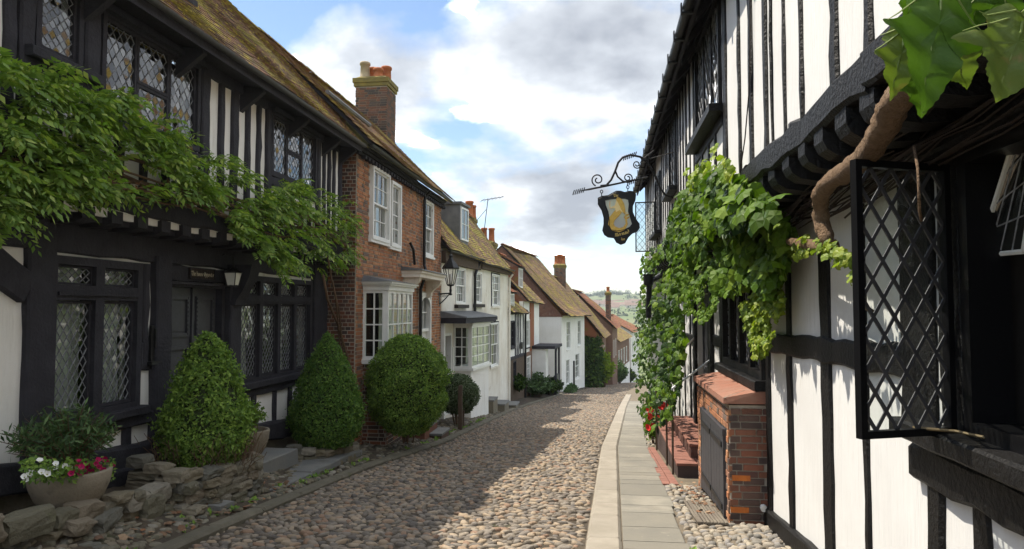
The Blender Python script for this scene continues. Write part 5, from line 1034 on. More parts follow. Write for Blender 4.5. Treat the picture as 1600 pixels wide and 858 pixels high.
for y_, zt_ in ((11.55, -1.28), (14.9, -1.5), (12.6, -1.55)): b = MB(); b.tube([(1.10, y_, -2.9), (1.10, y_, zt_)], .018, 7); b.build('rail_post', M['wood_brown'], RL)
b = MB(); b.tube([(1.08, 11.52, -1.36), (1.10, 11.55, -1.27), (1.72, 11.75, -.83)], .017, 7); b.build('rail', M['silver'], RL); b = MB(); b.tube([(1.10, 14.9, -1.5), (1.10, 14.9, -1.42), (1.72, 13.65, -.55)], .017, 7); b.build('rail', M['silver'], RL)
# ------------------------------------------------------------------ hanging sign
SG = thing('inn_sign', (.3, 12.4, 1.6), 'hanging inn sign with golden mermaid on white in a black shaped frame', 'sign')
SB = thing('sign_bracket', PV_(ry(12.6), .0, 2.2), 'black wrought iron scroll bracket that carries the mermaid sign', 'bracket')
DS = 12.45
def sg(px, py, dd=0.):       # the bracket stands square to the wall: a plane across the street
    r = ray(px, py); k = (DS+dd)/r.y; return r*k
b = MB(); b.tube([sg(903, 299), sg(920, 296), sg(945, 291), sg(1012, 277)], [.004, .018, .018, .016], 7); b.build('arm', M['iron'], SB)
b = MB()
def curl(cx_, cy_, r0, turns, start, cw=1, n=30): return [sg(cx_+r0*(1-.75*i/n)*math.cos(start+cw*turns*6.283*i/n), cy_+r0*(1-.75*i/n)*math.sin(start+cw*turns*6.283*i/n)) for i in range(n+1)]
b.tube([sg(*p) for p in ((948, 289), (955, 281), (961, 268), (966, 254), (973, 246), (985, 242), (1000, 245), (1014, 256), (1024, 275), (1032, 295), (1040, 305), (1052, 309))], .020, 7)
b.tube([sg(*p) for p in ((961, 266), (965, 276), (973, 283), (981, 285), (987, 282))], .016, 7)
b.tube(curl(934, 281, 10, 1.4, 1.9, 1), .013, 6); b.tube([sg(938, 290), sg(948, 289)], .014, 6); b.tube(curl(981, 278, 7.5, 1.5, 1.2, -1), .012, 6); b.tube(curl(995, 257, 7, 1.6, -.6, 1), .011, 6); b.tube([sg(1001, 253), sg(1008, 250)], .011, 6)
b.tube([sg(1005, 248), sg(1022, 235)], .012, 6); b.tube([sg(1005, 251), sg(1052, 238)], .009, 5)
for cxx, cyy, n, dx, dy in ((984, 244, 7, 3, -1), (990, 283, 7, 3, -1), (905, 298, 6, 3.2, -.8)):
    for i in range(n): p = (cxx-9+dx*i, cyy+3+dy*i); b.tube([sg(p[0]-1, p[1]+4), sg(p[0]+1.5, p[1]-4)], .010, 5)
b.build('scroll_work', M['iron'], SB)
b = MB()
for p in ((940, 297), (981, 290)): b.tube([sg(p[0]+2.0*math.cos(q), p[1]+2.5+2.5*math.sin(q)) for q in [i*.7 for i in range(10)]], .008, 5); b.tube([sg(p[0], p[1]+4), sg(p[0], p[1]+13)], .008, 5)
b.build('hanging_link', M['iron'], SB)
OUT = [(934, 309), (941, 306), (950, 305), (957, 301), (963, 298), (970, 298), (976, 300), (984, 298), (990, 299), (994, 304), (993, 313), (989, 322), (989, 331), (993, 341), (999, 349), (1000, 356), (996, 362), (988, 365), (982, 371), (977, 380), (970, 382.5), (963, 379), (959, 372), (950, 371), (944, 367), (941, 360), (943, 350), (943, 340), (940, 329), (934, 319)]
INN = [(945, 313), (955, 311), (966, 310), (976, 310), (982, 312), (983, 319), (982, 330), (985, 340), (988, 350), (984, 355), (975, 359), (964, 361), (955, 359), (952, 353), (952, 343), (950, 331), (946, 321)]
def slab_px(poly, m, name, parent, d0, d1):
    b = MB(); n = len(poly); f = [sg(p[0], p[1], d0) for p in poly]; k = [sg(p[0], p[1], d0)+Vector((0, d1-d0, 0)) for p in poly]; b.loft([f, k]); return b.build(name, M[m], parent)
slab_px(OUT, 'black_paint', 'sign_board', SG, .0, .05); slab_px(INN, 'sign_white', 'sign_panel', SG, -.010, .0)
b = MB(); q = [sg(p[0], p[1], -.012) for p in INN]; b.tube(q+q[:1], .008, 5); q = [sg(967+(p[0]-967)*.95, 340+(p[1]-340)*.95, -.004) for p in OUT]; b.tube(q+q[:1], .004, 4); b.build('gold_beading', M['iron'], SG)
SC = lambda x, y: (890+x*170/858, 230+y*170/858)       # read off an enlarged view
TAIL = [(395, 500), (365, 530), (325, 565), (312, 605), (325, 640), (360, 660), (405, 665), (440, 645), (455, 610), (450, 580), (440, 560), (420, 545), (455, 545), (472, 540), (465, 565), (458, 585), (468, 610), (455, 640), (425, 660), (395, 668), (350, 660), (318, 640), (306, 600), (318, 562), (350, 532), (378, 505)]
def poly_sign(pts, m, name, dd): slab_px([SC(*p) for p in pts], m, name, SG, dd, dd+.008)
def ribbon(pts, ws, m, name, dd):
    L = []; R_ = []
    for i, p in enumerate(pts):
        a, c = pts[max(i-1, 0)], pts[min(i+1, len(pts)-1)]; t = Vector((c[0]-a[0], c[1]-a[1])).normalized(); L.append((p[0]-t.y*ws[i], p[1]+t.x*ws[i])); R_.append((p[0]+t.y*ws[i], p[1]-t.x*ws[i]))
    b = MB()
    for i in range(len(pts)-1): b.poly([sg(*SC(*q), dd) for q in (L[i], L[i+1], R_[i+1], R_[i])])
    return b.build(name, M[m], SG)
ribbon([(400, 490), (370, 525), (335, 565), (325, 605), (345, 640), (390, 655), (430, 640), (450, 605), (445, 570), (430, 548)], [24, 27, 25, 22, 20, 17, 13, 9, 7, 5], 'gold', 'mermaid_tail', -.016)
ribbon([(432, 552), (450, 535), (470, 528)], [4, 10, 2], 'gold', 'tail_fin', -.017); ribbon([(436, 556), (455, 560), (475, 548)], [4, 8, 2], 'gold', 'tail_fin', -.018)
ribbon([(378, 410), (376, 440), (372, 470), (388, 500)], [11, 13, 21, 24], 'gold_pale', 'mermaid_body', -.0165); ribbon([(365, 465), (340, 475), (320, 482), (316, 455), (318, 425)], [9, 7, 6, 5, 4], 'gold_pale', 'mermaid_arm', -.018); ribbon([(390, 475), (415, 505), (435, 520), (455, 515)], [8, 7, 6, 4], 'gold_pale', 'mermaid_arm', -.018)
ribbon([(372, 402), (395, 420), (412, 455), (425, 495), (438, 530)], [12, 20, 20, 15, 3], 'gold', 'mermaid_hair', -.019)
# broad-nib lettering
GL = {'T': [[(0, 9), (6, 9)], [(3, 9), (2.2, 5), (3, .5), (5, .5)], [(0, 7), (.5, 9)]], 'h': [[(1, 10), (1, 0)], [(1, 5), (3, 6), (4, 5), (4, 1), (3.4, -1)]], 'e': [[(4, 3.6), (1, 3)], [(4, 3.6), (3.6, 6), (1.6, 5.4), (1, 3), (1.4, .4), (4, .8)]],
      'M': [[(0, 8), (1, 9), (1.4, 5), (.6, .5), (0, 0)], [(1.2, 8), (3.6, 9), (3.8, .3)], [(3.8, 8), (6.2, 9), (6.6, 1), (7.2, 0)]], 'r': [[(1, 6), (1, 0)], [(1, 5), (2.6, 6.2), (3.6, 5.4)]], 'm': [[(.6, 6), (.6, 0)], [(.6, 5), (2.2, 6), (2.8, 5), (2.8, 0)], [(2.8, 5), (4.6, 6), (5.2, 5), (5.2, 0)]],
      'a': [[(.6, 5.6), (2.6, 6), (3.6, 5), (3.6, .4), (4.2, 0)], [(3.6, 3.2), (1.2, 3), (.8, 1), (2, 0), (3.6, 1)]], 'i': [[(1, 6), (1, .6), (1.6, 0)], [(1, 8), (1.4, 8.4)]], 'd': [[(1, 9.4), (3.8, 6.5), (4, 2), (2.6, 0), (1, .8), (.6, 3.6), (1.4, 5.4), (3.6, 5)]], 'I': [[(.6, 9), (3, 9), (2, 6), (2.2, 1), (.6, 0)], [(0, 5), (3.4, 5.2)]],
      'n': [[(.6, 6), (.6, 0)], [(.6, 5), (2.4, 6), (3.4, 5), (3.4, 0)]], 'o': [[(2, 6), (.6, 4.4), (.6, 1.6), (2.2, 0), (3.6, 1.6), (3.6, 4.6), (2, 6)]], 'u': [[(.6, 6), (.6, 1), (1.8, 0), (3.4, 1)], [(3.4, 6), (3.4, 0)]], 's': [[(3.2, 5.6), (1.2, 5.8), (.8, 4), (3, 2.4), (2.8, .6), (.6, .3)]], 'H': [[(.8, 9), (.8, 0)], [(0, 9), (2, 8.4)], [(.8, 5), (3.6, 6), (4.4, 4.6), (4.4, 1), (3.6, -1)]], 'O': [[(2.6, 9), (.6, 7), (.4, 2.4), (2.6, 0), (5, 2), (5, 7), (2.6, 9)], [(2.6, 8), (2.4, 1)]], 'p': [[(.6, 6), (.6, -3)], [(.6, 5), (2.6, 6), (3.6, 4.6), (3.4, 1), (.6, .4)]], 't': [[(1.4, 8), (1.2, 1), (2.2, 0), (3, .6)], [(.2, 6), (2.8, 6)]]}
AD = {'T': 6.6, 'M': 8, 'm': 6.4, 'H': 5.6, 'O': 6, 'i': 2.6, 'I': 4.2, ' ': 3.}
def lettering(text, size, fn, m, name, parent, nib=.9):
    """FN(u, v) maps letter space (along, up) to the surface"""
    W_ = sum(AD.get(c, 5.) for c in text); x = -W_/2
    for ch in text:
        if ch != ' ':
            b = MB()
            for st in GL[ch]:
                for i in range(len(st)-1):
                    q = [(st[i][0]-nib*.6, st[i][1]-nib*.5), (st[i][0]+nib*.6, st[i][1]+nib*.5), (st[i+1][0]+nib*.6, st[i+1][1]+nib*.5), (st[i+1][0]-nib*.6, st[i+1][1]-nib*.5)]
                    b.poly([fn((x+a)*size, c*size) for a, c in q])
            b.build(name, M[m], parent)
        x += AD.get(ch, 5.)
PXM = DS/FPX
def arc_fn(cx_, cy_, slope, bend):
    def f(u, v): return sg(cx_+u, cy_+u*slope-bend*u*u-v, -.006)
    return f
lettering('The', .46, arc_fn(962.5, 307.5, -.12, .0), 'letter', 'letter', SG, 1.0); lettering('Mermaid', .60, arc_fn(972, 367.5, -.28, .004), 'letter', 'letter', SG, 1.0); lettering('Inn', .44, arc_fn(973.5, 375.5, -.1, 0), 'letter', 'letter', SG, 1.0)
# house name over the left door
NP = thing('name_plaque', FG.P(8.83, .05, .42), 'dark name plaque with pale blackletter writing above the black door', 'plaque'); b = MB(); FG.box(b, 8.50, 9.08, .05, .075, .38, .53); b.build('plate', M['timber_edge'], NP); b = MB(); frame_rect(FG, b, 8.50, 9.08, .38, .53, .012, .075, .085); b.build('border', M['timber'], NP)
lettering('The House Opposite', .0061, lambda u, v: FG.P(8.79+u, .078, .425+v), 'letter_cream', 'letter', NP, 1.0)
# door lantern
DLn = thing('door_lantern', FG.P(9.33, .25, .3), 'small black lantern with pale panes hanging beside the black door', 'lantern'); c = FG.P(9.30, .22, .32); b = MB()
for sx in (-1, 1):
    for sy in (-1, 1): b.tube([c+Vector((sx*.055, sy*.055, 0)), c+Vector((sx*.085, sy*.085, .17))], .007, 4)
b.lathe(c, [(.085, -.02), (.085, .0), (.06, .005)], 4); b.lathe(c, [(.13, .17), (.125, .185), (.05, .235), (.02, .25), (.02, .28)], 8); b.tube([c+Vector((0, 0, .28)), c+Vector((0, 0, .40)), c+Vector((-.12, 0, .44)), c+Vector((-.22, 0, .40))], .008, 5); b.build('lantern_frame', M['iron'], DLn)
for sx, sy in ((1, 0), (-1, 0), (0, 1), (0, -1)):
    e = Vector((sx, sy, 0)); s_ = Vector((-sy, sx, 0)); MB().poly([c+e*.052-s_*.05, c+e*.052+s_*.05, c+e*.082+s_*.08+Vector((0,0,.17)), c+e*.082-s_*.08+Vector((0,0,.17))]).build('lantern_pane', M['lamp_glass'], DLn)
# ------------------------------------------------------------------ plants and foreground
def in_poly(x, y, P):
    c = False; j = len(P)-1
    for i in range(len(P)):
        if (P[i][1] > y) != (P[j][1] > y) and x < (P[j][0]-P[i][0])*(y-P[i][1])/(P[j][1]-P[i][1])+P[i][0]: c = not c
        j = i
    return c
def sample_region(poly, n, place, gap=None):
    xs = [p[0] for p in poly]; ys = [p[1] for p in poly]; out = []
    while len(out) < n:
        x, y = random.uniform(min(xs), max(xs)), random.uniform(min(ys), max(ys))
        if in_poly(x, y, poly): out.append(place(x, y))
    return out
from mathutils import noise as mnoise
def smooth_path(P, n=7):
    out = []
    for i in range(len(P)-1):
        a, b_, c, d = P[max(i-1, 0)], P[i], P[i+1], P[min(i+2, len(P)-1)]
        for k in range(n): t = k/n; out.append(.5*((2*b_)+(c-a)*t+(2*a-5*b_+4*c-d)*t*t+(3*b_-a-3*c+d)*t**3))
    return out+[P[-1]]
# wisteria over the jetty: pinnate leaves on arching stems
WS = thing('wisteria', FU.P(8, .2, 1.0), 'green wisteria trained along the jetty of the black house', 'climber')
def pinnate(root, d, L, n, lw, V, F):
    """one compound leaf: pairs of leaflets along a drooping rachis"""
    d = d.normalized(); side = d.cross(Vector((0, 0, 1)));
    side = side.normalized() if side.length > .05 else Vector((1, 0, 0)); upv = side.cross(d)
    roll = random.uniform(-.7, .7); side, upv = side*math.cos(roll)+upv*math.sin(roll), upv*math.cos(roll)-side*math.sin(roll); p = root.copy(); st = L/n
    for i in range(n+1):
        f = i/n; dd = (d+Vector((0, 0, -.9*f*f))).normalized(); p = p+dd*st
        for s in ((-1, 1) if i < n else (0,)):
            ax = (side*s*.9+dd*(.55 if s else 1)+Vector((0, 0, -.25))+Vector([random.uniform(-.15, .15) for _ in range(3)])).normalized(); l = lw*(1.15-.35*abs(f-.5))*random.uniform(.85, 1.15); w = ax.cross(upv).normalized()*l*.21; k = len(V); c = p+ax*.008
            V += [c, c+ax*l*.42+w-upv*l*.03, c+ax*l-upv*l*.10, c+ax*l*.42-w-upv*l*.03]; F += [(k, k+1, k+2), (k, k+2, k+3)]
WPOLY = [(-40, 80), (0, 90), (60, 103), (110, 128), (190, 150), (250, 205), (330, 236), (360, 250), (420, 278), (480, 292), (530, 312), (553, 345), (545, 405), (520, 415), (497, 428), (470, 395), (452, 425), (425, 420), (395, 385), (330, 352), (290, 325), (250, 305), (200, 312), (150, 298), (110, 318), (60, 335), (30, 352), (-40, 362)]
V, F = [], []
def wplace(x, y):
    o = random.uniform(.06, .36)+(.10 if x < 130 else 0)*random.random(); a, z = FU.px(x, y, o); return FU.P(a, o, z)
cnt = 0
while cnt < 1180:
    x, y = random.uniform(-40, 555), random.uniform(80, 432)
    if not in_poly(x, y, WPOLY): continue
    if mnoise.noise(Vector((x*.022, y*.034, 1.7))) < -.06: continue
    p = wplace(x, y); d = Vector((random.uniform(.2, 1.1), random.uniform(-.9, .7), random.uniform(-.35, .55))); pinnate(p, d, random.uniform(.16, .30), random.choice((5, 6, 7)), random.uniform(.065, .095), V, F); cnt += 1
cnt = 0; RP = [(385, 290), (470, 300), (530, 318), (552, 350), (548, 400), (520, 412), (500, 432), (472, 400), (450, 432), (425, 428), (398, 395)]
while cnt < 210:
    x, y = random.uniform(385, 552), random.uniform(290, 432)
    if not in_poly(x, y, RP): continue
    pinnate(wplace(x, y), Vector((random.uniform(.2, 1.1), random.uniform(-.9, .7), random.uniform(-.6, .3))), random.uniform(.18, .32), 6, random.uniform(.07, .10), V, F); cnt += 1
tag(np_obj('foliage', np.array([v[:] for v in V]), np.array(F), M['leaf_wisteria'], WS), kind='stuff')
b = MB()
for i in range(9):
    pts = []; z = random.uniform(1.15, 1.5)
    for k in range(24): a = 4.2+k*.38; pts.append(FU.P(a, .10+.12*mnoise.noise(Vector((a*.7, i*3.1, 0)))+.02*i, z+.22*mnoise.noise(Vector((a*.5, i*7.7, 2)))))
    b.tube(pts, random.uniform(.008, .022), 6)
for px0 in ((505, 430), (520, 440), (512, 400)):
    a0, z0 = FU.px(*px0, .3); p = FU.P(a0, .3, z0); b.tube([p, FU.P(a0+.25, .28, z0-.4), Vector((-5.0, 13.12, z0-.9)), Vector((-4.86+random.uniform(-.1, .08), 13.10, -1.0)), Vector((-5.0+random.uniform(-.15, .2), 13.08, -1.8)), Vector((-4.95, 13.05, -2.5))], random.uniform(.014, .024), 7)
b.build('stems', M['twig'], WS, True)
P = np.array([wplace(random.uniform(120, 215), random.uniform(282, 302))[:] for _ in range(90)]+[wplace(random.uniform(255, 300), random.uniform(200, 300))[:] for _ in range(40)]); Vd, Fd = leaf_cloud(P, np.tile([.5, 0, .8], (len(P), 1)), .075, 'oval'); tag(np_obj('withered_leaves', Vd, Fd, M['dry_leaf'], WS), kind='stuff')
# clipped bushes
def topiary(name, label, c, prof, nleaf, size, m, rx=1., ry=1., lump=.06, cat='bush', core=.86, trunk=None, inner=.25):
    """prof: list of (height, radius); leaves fill an uneven shell round a solid dark core"""
    T = thing(name, c, label, cat); hs = np.array([p[0] for p in prof]); rs = np.array([p[1] for p in prof]); c = np.array(c)
    area = (rs[:-1]+rs[1:])/2*np.hypot(np.diff(hs), np.diff(rs))+1e-6; cum = np.concatenate([[0], np.cumsum(area)]); u = RN.uniform(0, cum[-1], nleaf); h = np.interp(u, cum, hs); r = np.interp(h, hs, rs); th = RN.uniform(0, 2*np.pi, nleaf)
    lm = np.array([mnoise.noise(Vector((math.cos(t)*3, math.sin(t)*3, q*4.))) for t, q in zip(th, h)]); lm2 = np.array([mnoise.noise(Vector((math.cos(t)*11, math.sin(t)*11, q*13.))) for t, q in zip(th, h)])
    dep = 1-RN.uniform(0, 1, nleaf)**2.2*inner; k = r*dep*(1+lump*lm*1.6)+lm2*.055+RN.normal(0, .02, nleaf)+(RN.uniform(0, 1, nleaf) > .97)*RN.uniform(0, .09, nleaf); P = np.stack([c[0]+np.cos(th)*k*rx, c[1]+np.sin(th)*k*ry, c[2]+h+RN.normal(0, .01, nleaf)], 1)
    sl = np.gradient(rs, hs); N = np.stack([np.cos(th), np.sin(th), -np.clip(np.interp(h, hs, sl), -3, 3)*.8+.25], 1); V, F = leaf_cloud(P, N, size, 'oval', .0, .4, rnd=1.6)
    tag(np_obj('foliage', V, F, M[m], T), kind='stuff')
    b = MB(); b.lathe(tuple(c), [(max(.01, rr*core*(.9 if i in (0, len(prof)-1) else 1)), hh) for i, (hh, rr) in enumerate(prof)], 16); b.v = [((x-c[0])*rx+c[0], (y-c[1])*ry+c[1], z) for x, y, z in b.v]; b.build('dark_core', M['core'], T, True)  # opaque dark green core filling the inside of the bush
    if trunk:
        b = MB()
        for i in range(trunk[0]): q = random.uniform(0, 6.28); r_ = random.uniform(.02, trunk[1]); b.tube([c+np.array([math.cos(q)*r_*.5, math.sin(q)*r_*.5, trunk[2]]), c+np.array([math.cos(q)*r_, math.sin(q)*r_, prof[0][0]+.25])], random.uniform(.01, .025), 5)
        b.build('trunk', M['twig'], T)
    return T
def zp(v): return float(v)
T1 = topiary('cone_bush', 'tall box cone with bare brown twigs at its foot, in front of the black door', (-4.58, 7.85, -1.86), [(.0, .27), (.18, .40), (.42, .46), (.70, .43), (1.0, .34), (1.25, .24), (1.45, .13), (1.56, .03)], 21000, .044, 'leaf_bush', lump=.22)
b = MB()
for i in range(130):
    q = random.uniform(0, 6.28); r = random.uniform(.32, .52); p = Vector((-4.58+r*math.cos(q), 7.85+r*math.sin(q), -1.86+random.uniform(-.02, .15))); pts = [p]
    for k in range(4): p = p+Vector((random.uniform(-.05, .05)+.03*math.cos(q), random.uniform(-.05, .05)+.03*math.sin(q), random.uniform(.03, .12))); pts.append(p)
    b.tube(pts, .0035, 4)
tag(b.build('bare_twigs', M['twig'], T1), kind='stuff')
topiary('cone_bush', 'smooth yew cone at the corner of black house and brick house', (-4.55, 11.45, -2.26), [(.0, .36), (.15, .50), (.42, .575), (.75, .54), (1.1, .42), (1.45, .25), (1.7, .11), (1.83, .02)], 24000, .044, 'leaf_yew', lump=.09)
prof = [(math.sin(a)*1.0+1.0, max(.03, math.cos(a))) for a in [-1.2+i*(2.75/11) for i in range(12)]]; prof = [((h-prof[0][0])*.98, r*.80) for h, r in prof]
topiary('ball_bush', 'large clipped ball bush before the white bay window', (-3.78, 13.65, -2.42), prof, 36000, .046, 'leaf_bush', rx=.94, lump=.14, trunk=(8, .3, -.2))
prof = [(h*.55, r*.69) for h, r in prof]
topiary('ball_bush', 'small grey green ball bush beside the wooden post', (-3.92, 19.3, -2.86), prof, 12000, .05, 'leaf_pale', lump=.08, trunk=(7, .3, -.3))
# stone bowl with shrub and petunias
def bowl(name, label, c, r, h, m='bowl'):
    B_ = thing(name, c, label, 'planter'); b = MB(); b.lathe(c, [(r*.42, 0), (r*.60, h*.10), (r*.82, h*.35), (r*.95, h*.65), (r*1.0, h*.96), (r*.98, h), (r*.88, h), (r*.84, h*.85), (r*.5, h*.8)], 28); b.build('bowl', M[m], B_, True); b = MB(); b.lathe(c, [(r*.86, h*.80), (r*.86, h*.86), (.01, h*.88)], 20); b.build('soil', M['dirt'], B_); return B_
BC = (-4.72, 5.88, -1.80)
bowl('stone_bowl', 'shallow round stone bowl with petunias beside the black house', BC, .335, .36); bowl('stone_bowl', 'pale stone bowl half hidden behind the box cone', (-4.86, 9.35, -2.07), .30, .40)
def leafy(name, label, c, rx, ry, h, nst, nl, size, m, shape='needle', cat='shrub', lean=(0, 0), z0=0., stemm='twig'):
    T = thing(name, c, label, cat); b = MB(); PP = []; NN = []
    for i in range(nst):
        q = random.uniform(0, 6.28); rr = math.sqrt(random.random()); tip = Vector((math.cos(q)*rr*rx+lean[0], math.sin(q)*rr*ry+lean[1], h*(1-.45*rr*rr)*random.uniform(.75, 1.05))); b0 = Vector((math.cos(q)*.06, math.sin(q)*.06, z0)); mid = Vector((tip.x*.45, tip.y*.45, tip.z*.62)); pts = [Vector(c)+p for p in (b0, mid, tip)]; b.tube(pts, [.007, .005, .002], 4)
        for k in range(nl): f = random.uniform(.3, 1.0); p = (b0.lerp(mid, f*2) if f < .5 else mid.lerp(tip, f*2-1)); PP.append((Vector(c)+p)[:]); NN.append((random.uniform(-1, 1), random.uniform(-1, 1), random.uniform(.1, 1)))
    b.build('stems', M[stemm], T); V, F = leaf_cloud(np.array(PP), np.array(NN), size, shape, -.35, .35); tag(np_obj('foliage', V, F, M[m], T), kind='stuff'); return T
leafy('bowl_shrub', 'dark narrow leaved shrub growing in the stone bowl', (BC[0], BC[1], -1.48), .52, .55, .62, 110, 20, .085, 'leaf_dark', lean=(-.04, -.1))
leafy('bowl_shrub', 'small leafy shrub in the half hidden stone bowl', (-4.86, 9.35, -1.72), .28, .28, .48, 50, 24, .05, 'leaf_bush', 'oval')
def flowers(name, label, pts, size, m, eye, cat='flowers', group=None):
    for p in pts:
        T = thing(name, p, label, cat, group); b = MB(); n = Vector((.55+random.uniform(-.3, .3), -.6+random.uniform(-.3, .3), .5+random.uniform(-.2, .3))).normalized(); u = n.cross(Vector((0, 0, 1))).normalized(); v = u.cross(n); r = size*random.uniform(.8, 1.15); ring = []
        for k in range(15): q = 6.283*k/15; rr = r*(1+.10*math.cos(5*q)); ring.append(Vector(p)+(u*math.cos(q)+v*math.sin(q))*rr+n*.012)
        cen = [Vector(p)+(u*math.cos(6.283*k/15)+v*math.sin(6.283*k/15))*r*.28-n*.01 for k in range(15)]; b.loft([cen, ring], cap=False); b.build('petals', M[m], T, True); q = MB(); q.poly([c_-n*.002 for c_ in cen]); q.build('throat', M[eye], T)
        q = MB(); q.tube([Vector(p)-n*.012, Vector(p)-n*.05, Vector(p)-n*.06+Vector((0, 0, -.05))], [.006, .003, .003], 4); q.build('stalk', M['leaf_dark'], T)
mat('throat_pale', (.55, .58, .25), .6); mat('throat_dark', (.16, .004, .05), .6)
def rim(px, py, o=0.0):
    a, z = Fac(BC[0]+.22, 0, BC[0]+.22, 10, 1).px(px, py, o); return Vector((BC[0]+.22+o, a, z))
flowers('white_petunia', 'white petunia blooming along the left rim of the stone bowl', [rim(px, py, random.uniform(-.06, .08)) for px, py in ((38, 745), (40, 750), (52, 741), (65, 738), (74, 741), (87, 725), (86, 731), (101, 729), (109, 732), (62, 720), (75, 735), (87, 740), (47, 740))], .024, 'petal_white', 'throat_pale', 'flower', 'white petunias in the bowl')
flowers('magenta_petunia', 'magenta petunia crowding the right rim of the stone bowl', [rim(px, py, random.uniform(-.08, .10)) for px, py in ((123, 721), (130, 724), (124, 739), (128, 734), (141, 728), (134, 731), (145, 736), (153, 719), (155, 730), (161, 735), (163, 718), (168, 722), (111, 740), (118, 738), (133, 744), (146, 741), (158, 739), (139, 738), (176, 727), (150, 725), (127, 730), (120, 730))], .024, 'petal_magenta', 'throat_dark', 'flower', 'magenta petunias in the bowl')
P = np.array([rim(random.uniform(36, 178), random.uniform(716, 752), random.uniform(-.12, .06))[:] for _ in range(700)]); V, F = leaf_cloud(P, np.tile([.5, -.4, .7], (len(P), 1)), .04, 'oval'); tag(np_obj('petunia_leaves', V, F, M['leaf_bush']), 'small green petunia leaves spilling round the bowl rim', 'leaves', kind='stuff')
# rubble walls: every stone a piece
def rock(seed, n=4):
    """a quarried lump: a gridded block with knocked corners and a rough face"""
    rr = random.Random(seed); off = Vector((rr.uniform(0, 50), rr.uniform(0, 50), rr.uniform(0, 50))); ids = {}; V = []; F = []
    def vid(p):
        k = tuple(round(c, 3) for c in p)
        if k not in ids:
            q = Vector(p); L = q.length; q = q*(1-.20*max(0, L-1.05)); q = q+Vector((mnoise.noise(q*1.2+off), mnoise.noise(q*1.2-off), mnoise.noise(q*1.3+off*2)))*.22+Vector((mnoise.noise(q*4+off), mnoise.noise(q*4-off), mnoise.noise(q*4+off*2)))*.07; ids[k] = len(V); V.append(q*.48)
        return ids[k]
    for ax in range(3):
        for sg_ in (-1, 1):
            for i in range(n):
                for j in range(n):
                    q = []
                    for di, dj in ((0, 0), (1, 0), (1, 1), (0, 1)):
                        p = [0, 0, 0]; p[ax] = sg_; p[(ax+1) % 3] = -1+2*(i+di)/n; p[(ax+2) % 3] = -1+2*(j+dj)/n; q.append(vid(p))
                    F.append(tuple(q if sg_ > 0 else reversed(q)))
    me = bpy.data.meshes.new('stone'); me.from_pydata([v[:] for v in V], [], F); me.materials.append(M['rubble']); me.update(); return me
ROCK = [rock(s) for s in range(7)]
def stone(parent, p, sx, sy, sz, rz=0): return piece('stone', random.choice(ROCK), Matrix.Translation(p) @ Matrix.Rotation(rz, 4, 'Z') @ Matrix.Rotation(random.gauss(0, .06), 4, 'X') @ Matrix.Rotation(random.gauss(0, .06), 4, 'Y') @ Matrix.Diagonal((sx, sy, sz, 1)), parent)
def rubble(label, line, h, rowh, name='rubble_wall', sl=(.16, .34), th=.2, zoff=-.03, ztop=None):
    T = thing(name, (line[0][0], line[0][1], float(verge_z(*line[0]))), label, 'wall')
    for (x0, y0), (x1, y1) in zip(line, line[1:]):
        L = math.hypot(x1-x0, y1-y0); a = math.atan2(y1-y0, x1-x0); rows = max(1, int(round(h/rowh)))
        for r in range(rows):
            s = random.uniform(-.1, 0)
            while s < L:
                l = random.uniform(*sl); c = s+l/2; x, y = lerp(x0, x1, c/L), lerp(y0, y1, c/L); hh = rowh*random.uniform(.85, 1.25); z = float(verge_z(x, y))+zoff+rowh*(r+.5); off = random.uniform(-.03, .03)
                stone(T, (x+math.sin(a)*off, y-math.cos(a)*off, z), l*1.05, th*random.uniform(.85, 1.2), hh, a+random.gauss(0, .08)); s += l*.93
    return T
rubble('mossy rubble stone bed wall under the box cone', [(-4.85, 6.95), (-4.30, 6.95), (-4.16, 8.15), (-4.30, 8.42), (-4.8, 8.5)], .40, .105, sl=(.14, .34))
ED = thing('stone_edging', (-4.45, 6, -2), 'rough boulders edging the bed below the stone bowl', 'edging'); FS = Fac(-4.42, 0, -4.42, 10, 1)
for cx_, cy_, w_, h_ in ((36, 822, 92, 44), (92, 812, 44, 30), (128, 800, 56, 34), (118, 822, 48, 22), (165, 796, 50, 30), (160, 812, 60, 24), (205, 783, 46, 30), (200, 800, 62, 26), (230, 792, 40, 36), (182, 778, 40, 16), (240, 772, 40, 30), (-40, 835, 80, 50), (207, 776, 24, 20), (75, 836, 40, 16), (250, 800, 30, 20)):
    o_ = random.uniform(-.08, .05); a_, z_ = FS.px(cx_, cy_, o_); d_ = a_*.992+4.42*.125; stone(ED, FS.P(a_, o_, z_), .22, w_*d_/FPX*1.05, h_*d_/FPX*.98, random.gauss(0, .15))
b = MB(); b.poly([(-5.3, 6.9, -1.86), (-4.3, 6.9, -1.88), (-4.2, 8.2, -1.95), (-5.3, 8.5, -1.95)]); b.poly([(-5.3, 4, -1.78), (-4.52, 4, -1.80), (-4.5, 6.9, -1.86), (-5.3, 6.9, -1.84)]); tag(b.build('planting_bed', M['dirt']), 'dark soil of the raised bed along the black house', 'soil', kind='structure')
